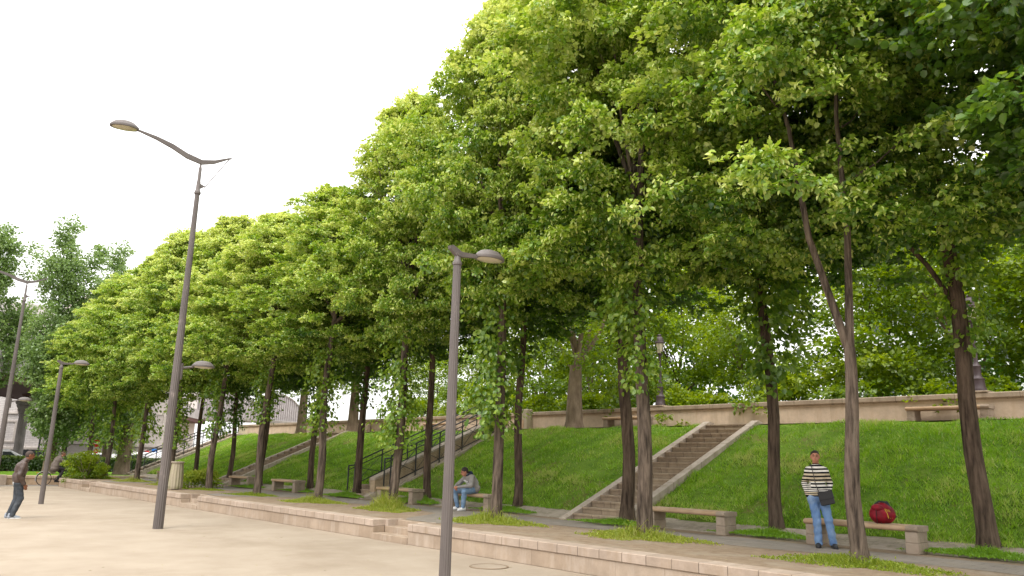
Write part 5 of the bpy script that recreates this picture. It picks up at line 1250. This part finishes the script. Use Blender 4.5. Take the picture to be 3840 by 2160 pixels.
# --- vehicles beyond the hedge
def car(loc, rz, label, paint, L=4.2, W=1.75, Hb=.80, Ht=1.45, van=False, cat='car'):
    t = empty('parked_car' if not van else 'parked_van', loc, rz, label, cat)
    if van: prof = [(-L/2,.35),(-L/2,Ht*.97),(-L/2+.15,Ht),(L/2-1.35,Ht),(L/2-.75,Hb+.25),(L/2-.1,Hb),(L/2,.6),(L/2,.35)]
    else: prof = [(-L/2,.35),(-L/2-.03,.75),(-L/2+.1,Hb+.08),(-L/2+.35,Hb+.1),(-L/2+.85,Ht-.06),(-L/2+1.2,Ht),(L/2-1.9,Ht),(L/2-1.2,Hb+.12),(L/2-.3,Hb-.05),(L/2,.62),(L/2,.35)]
    # body lofted from narrower top to wider middle
    n = len(prof); vs = []
    for w_, in ((-W/2,),(-W/2+.05,),(W/2-.05,),(W/2,)):
        for x,z in prof:
            ins = .0 if z < Hb+.02 else .16*(z-Hb)/(Ht-Hb); w2 = w_-math.copysign(ins, w_); e = 0 if abs(w_) < W/2 else .03
            vs.append((x*(1-e*.3), w2, z-(e if z > .5 else -e)))
    fs = []
    for k in range(3):
        for i in range(n): j_ = (i+1) % n; fs.append((k*n+i, k*n+j_, (k+1)*n+j_, (k+1)*n+i))
    fs += [tuple(range(n)), tuple(range(4*n-1,3*n-1,-1))]
    o = MB(); o.raw(vs, fs); o.build('body', paint, t)
    for s_ in (-1,1):
        w_ = s_*(W/2-.075); o = MB()
        q = [(-.95,Hb+.08),(-.75,Ht-.12),(.15,Ht-.12),(.75,Hb+.08)] if not van else [(L/2-1.75,Hb+.1),(L/2-1.75,Ht-.15),(L/2-1.3,Ht-.15),(L/2-.95,Hb+.15)]
        o.prism(q, 'y', w_-.02*1, w_+.02*1); g_ = o.build('side_window', M['glass'], t)
    o = MB(); xw = (L/2-1.9, L/2-1.2) if not van else (L/2-1.32, L/2-.78)
    o.raw([(xw[0]+.06,-W/2+.24,Ht-.03),(xw[0]+.06,W/2-.24,Ht-.03),(xw[1]+.03,W/2-.14,Hb+.19),(xw[1]+.03,-W/2+.14,Hb+.19)], [(0,1,2,3)]); o.build('windscreen', M['glass'], t)
    for x in (-L/2+.75, L/2-.8):
        for s_ in (-1,1):
            o = MB(); o.tube([(x,s_*(W/2-.18),.31),(x,s_*(W/2+.0),.31)], .31, 20); w = o.build('wheel', M['tyre'], t, True)
            o = MB(); o.tube([(x,s_*(W/2-.0),.31),(x,s_*(W/2+.012),.31)], .18, 16); o.build('rim', M['steel'], w)
    for s_ in (-1,1):
        o = MB(); o.box(L/2-.10,L/2+.01,s_*W*.36-.14,s_*W*.36+.14,.60,.72,.02); o.build('headlight', M['lampglass'], t)
        o = MB(); o.box(-L/2-.04,-L/2+.06,s_*W*.40-.10,s_*W*.40+.10,.68,.85,.02); o.build('tail_light', M['signred'], t)
    return t
car((-65,8.6,0), pi/2-.02, 'long white van roof showing over the hedge at the left edge', M['white'], L=7.0, W=1.9, Hb=1.15, Ht=1.72, van=True, cat='van')
car((-66.5,16.3,0), -pi/2, 'white car with a sloping front behind the ivy-clad trunks', M['white'], Ht=1.62)
car((-64.5,18.9,0), pi/2, 'white car with dark windows, second from the no entry sign', M['white'], Ht=1.66)
car((-71,22.9,0), pi/2, 'small white van over the hedge under the round no entry sign', M['white'], L=4.0, Ht=1.75, Hb=1.0, van=True, cat='van')
car((-72,27.3,0), pi/2, 'white car roof between the tall lamp post and the leftmost railing', M['white'], Ht=1.35)
car((-74,14.2,0), pi/2, 'dark car roof beyond the hedge at the foot of the iron column', colmat('dark_paint', (.03,.03,.035), rough=.3), Ht=1.75)

# ================================================================== small litter
g2 = random.Random(4)
lm = M['weed']
o = MB()
for k in range(150):
    x = g2.uniform(-24,-3); y = g2.uniform(3.5,9.5); s_ = g2.uniform(.012,.035); a = g2.uniform(0,6.3)
    z = .004
    if y > 9.6: continue
    o.raw([(x+s_*cos(a),y+s_*sin(a),z),(x-s_*.4*sin(a),y+s_*.4*cos(a),z+.006),(x-s_*cos(a),y-s_*sin(a),z+.002),(x+s_*.4*sin(a),y-s_*.4*cos(a),z+.004)], [(0,1,2,3)])
for k in range(110):
    x = g2.uniform(-22,-3); y = g2.uniform(10.3,12.4); s_ = g2.uniform(.012,.03); a = g2.uniform(0,6.3); z = TZ+.006
    o.raw([(x+s_*cos(a),y+s_*sin(a),z),(x-s_*.4*sin(a),y+s_*.4*cos(a),z+.006),(x-s_*cos(a),y-s_*sin(a),z+.002),(x+s_*.4*sin(a),y-s_*.4*cos(a),z+.004)], [(0,1,2,3)])
tag(o.build('leaf_litter', colmat('dry_bits', (.34,.29,.14), rough=.9), fixn=False), 'small dry leaves and bits scattered over the sand', 'leaf litter', kind='stuff')

# ================================================================== CAMERA, LIGHT
cam = bpy.data.cameras.new('camera'); co = bpy.data.objects.new('camera', cam); COL.objects.link(co)
X_ = Vector((0.6674728322374903, 0.7442565936589336, 0.023709513281889635)); Y_ = Vector((0.14686307616934638, -0.162792977222506, 0.9756688390151186)); F_ = Vector((-0.730007708920214, 0.647750391248229, 0.21796370237914955))
co.matrix_world = Matrix(((X_.x,Y_.x,-F_.x,0),(X_.y,Y_.y,-F_.y,0),(X_.z,Y_.z,-F_.z,1.75),(0,0,0,1)))
cam.sensor_width = 36; cam.lens = 1950/2576*36; cam.clip_start = .1; cam.clip_end = 2000
SC.camera = co
w = bpy.data.worlds.new('World'); SC.world = w; w.use_nodes = True; T = w.node_tree; T.nodes.clear()
out = T.nodes.new('ShaderNodeOutputWorld'); bg = T.nodes.new('ShaderNodeBackground'); sky = T.nodes.new('ShaderNodeTexSky')
sky.sky_type = 'NISHITA'; sky.sun_disc = False; sky.sun_elevation = R(58); sky.sun_rotation = R(150); sky.air_density = 1.0; sky.dust_density = 3.0; sky.ozone_density = 1.0
bw = T.nodes.new('ShaderNodeRGBToBW'); T.links.new(sky.outputs[0], bw.inputs[0])
mx = T.nodes.new('ShaderNodeMix'); mx.data_type = 'RGBA'; mx.inputs[0].default_value = .90
T.links.new(sky.outputs[0], mx.inputs[6]); 
# overcast: luminance evened out towards a flat cloud layer, faint warm-white tint
mr = T.nodes.new('ShaderNodeMapRange'); mr.inputs[1].default_value = 0; mr.inputs[2].default_value = 20; mr.inputs[1].default_value = 0; mr.inputs[2].default_value = 1; mr.inputs[3].default_value = 6.8; mr.inputs[4].default_value = 17
gc = T.nodes.new('ShaderNodeTexCoord'); gs = T.nodes.new('ShaderNodeSeparateXYZ'); T.links.new(gc.outputs['Generated'], gs.inputs[0]); T.links.new(gs.outputs[2], mr.inputs[0])
cb = T.nodes.new('ShaderNodeMix'); cb.data_type = 'RGBA'; cb.blend_type = 'MULTIPLY'; cb.inputs[0].default_value = 1; cb.inputs[6].default_value = (1.0,.985,.965,1); T.links.new(mr.outputs[0], cb.inputs[7])
T.links.new(cb.outputs[2], mx.inputs[7]); T.links.new(mx.outputs[2], bg.inputs[0]); bg.inputs[1].default_value = .12; T.links.new(bg.outputs[0], out.inputs[0])
sl_ = bpy.data.lights.new('sun', 'SUN'); sl_.energy = 1.15; sl_.angle = R(25); sl_.color = (1,.95,.87); so = bpy.data.objects.new('sun', sl_); COL.objects.link(so)
e, az = R(58), R(150)
so.rotation_euler = Vector((-sin(az)*cos(e), -cos(az)*cos(e), -sin(e))).to_track_quat('-Z','Y').to_euler()
SC.view_settings.view_transform = 'Standard'; SC.view_settings.look = 'None'; SC.view_settings.exposure = .92; SC.view_settings.gamma = 1
SC.cycles.max_bounces = 6; SC.cycles.diffuse_bounces = 3; SC.cycles.transmission_bounces = 4; SC.cycles.glossy_bounces = 2
SC.cycles.use_denoising = True
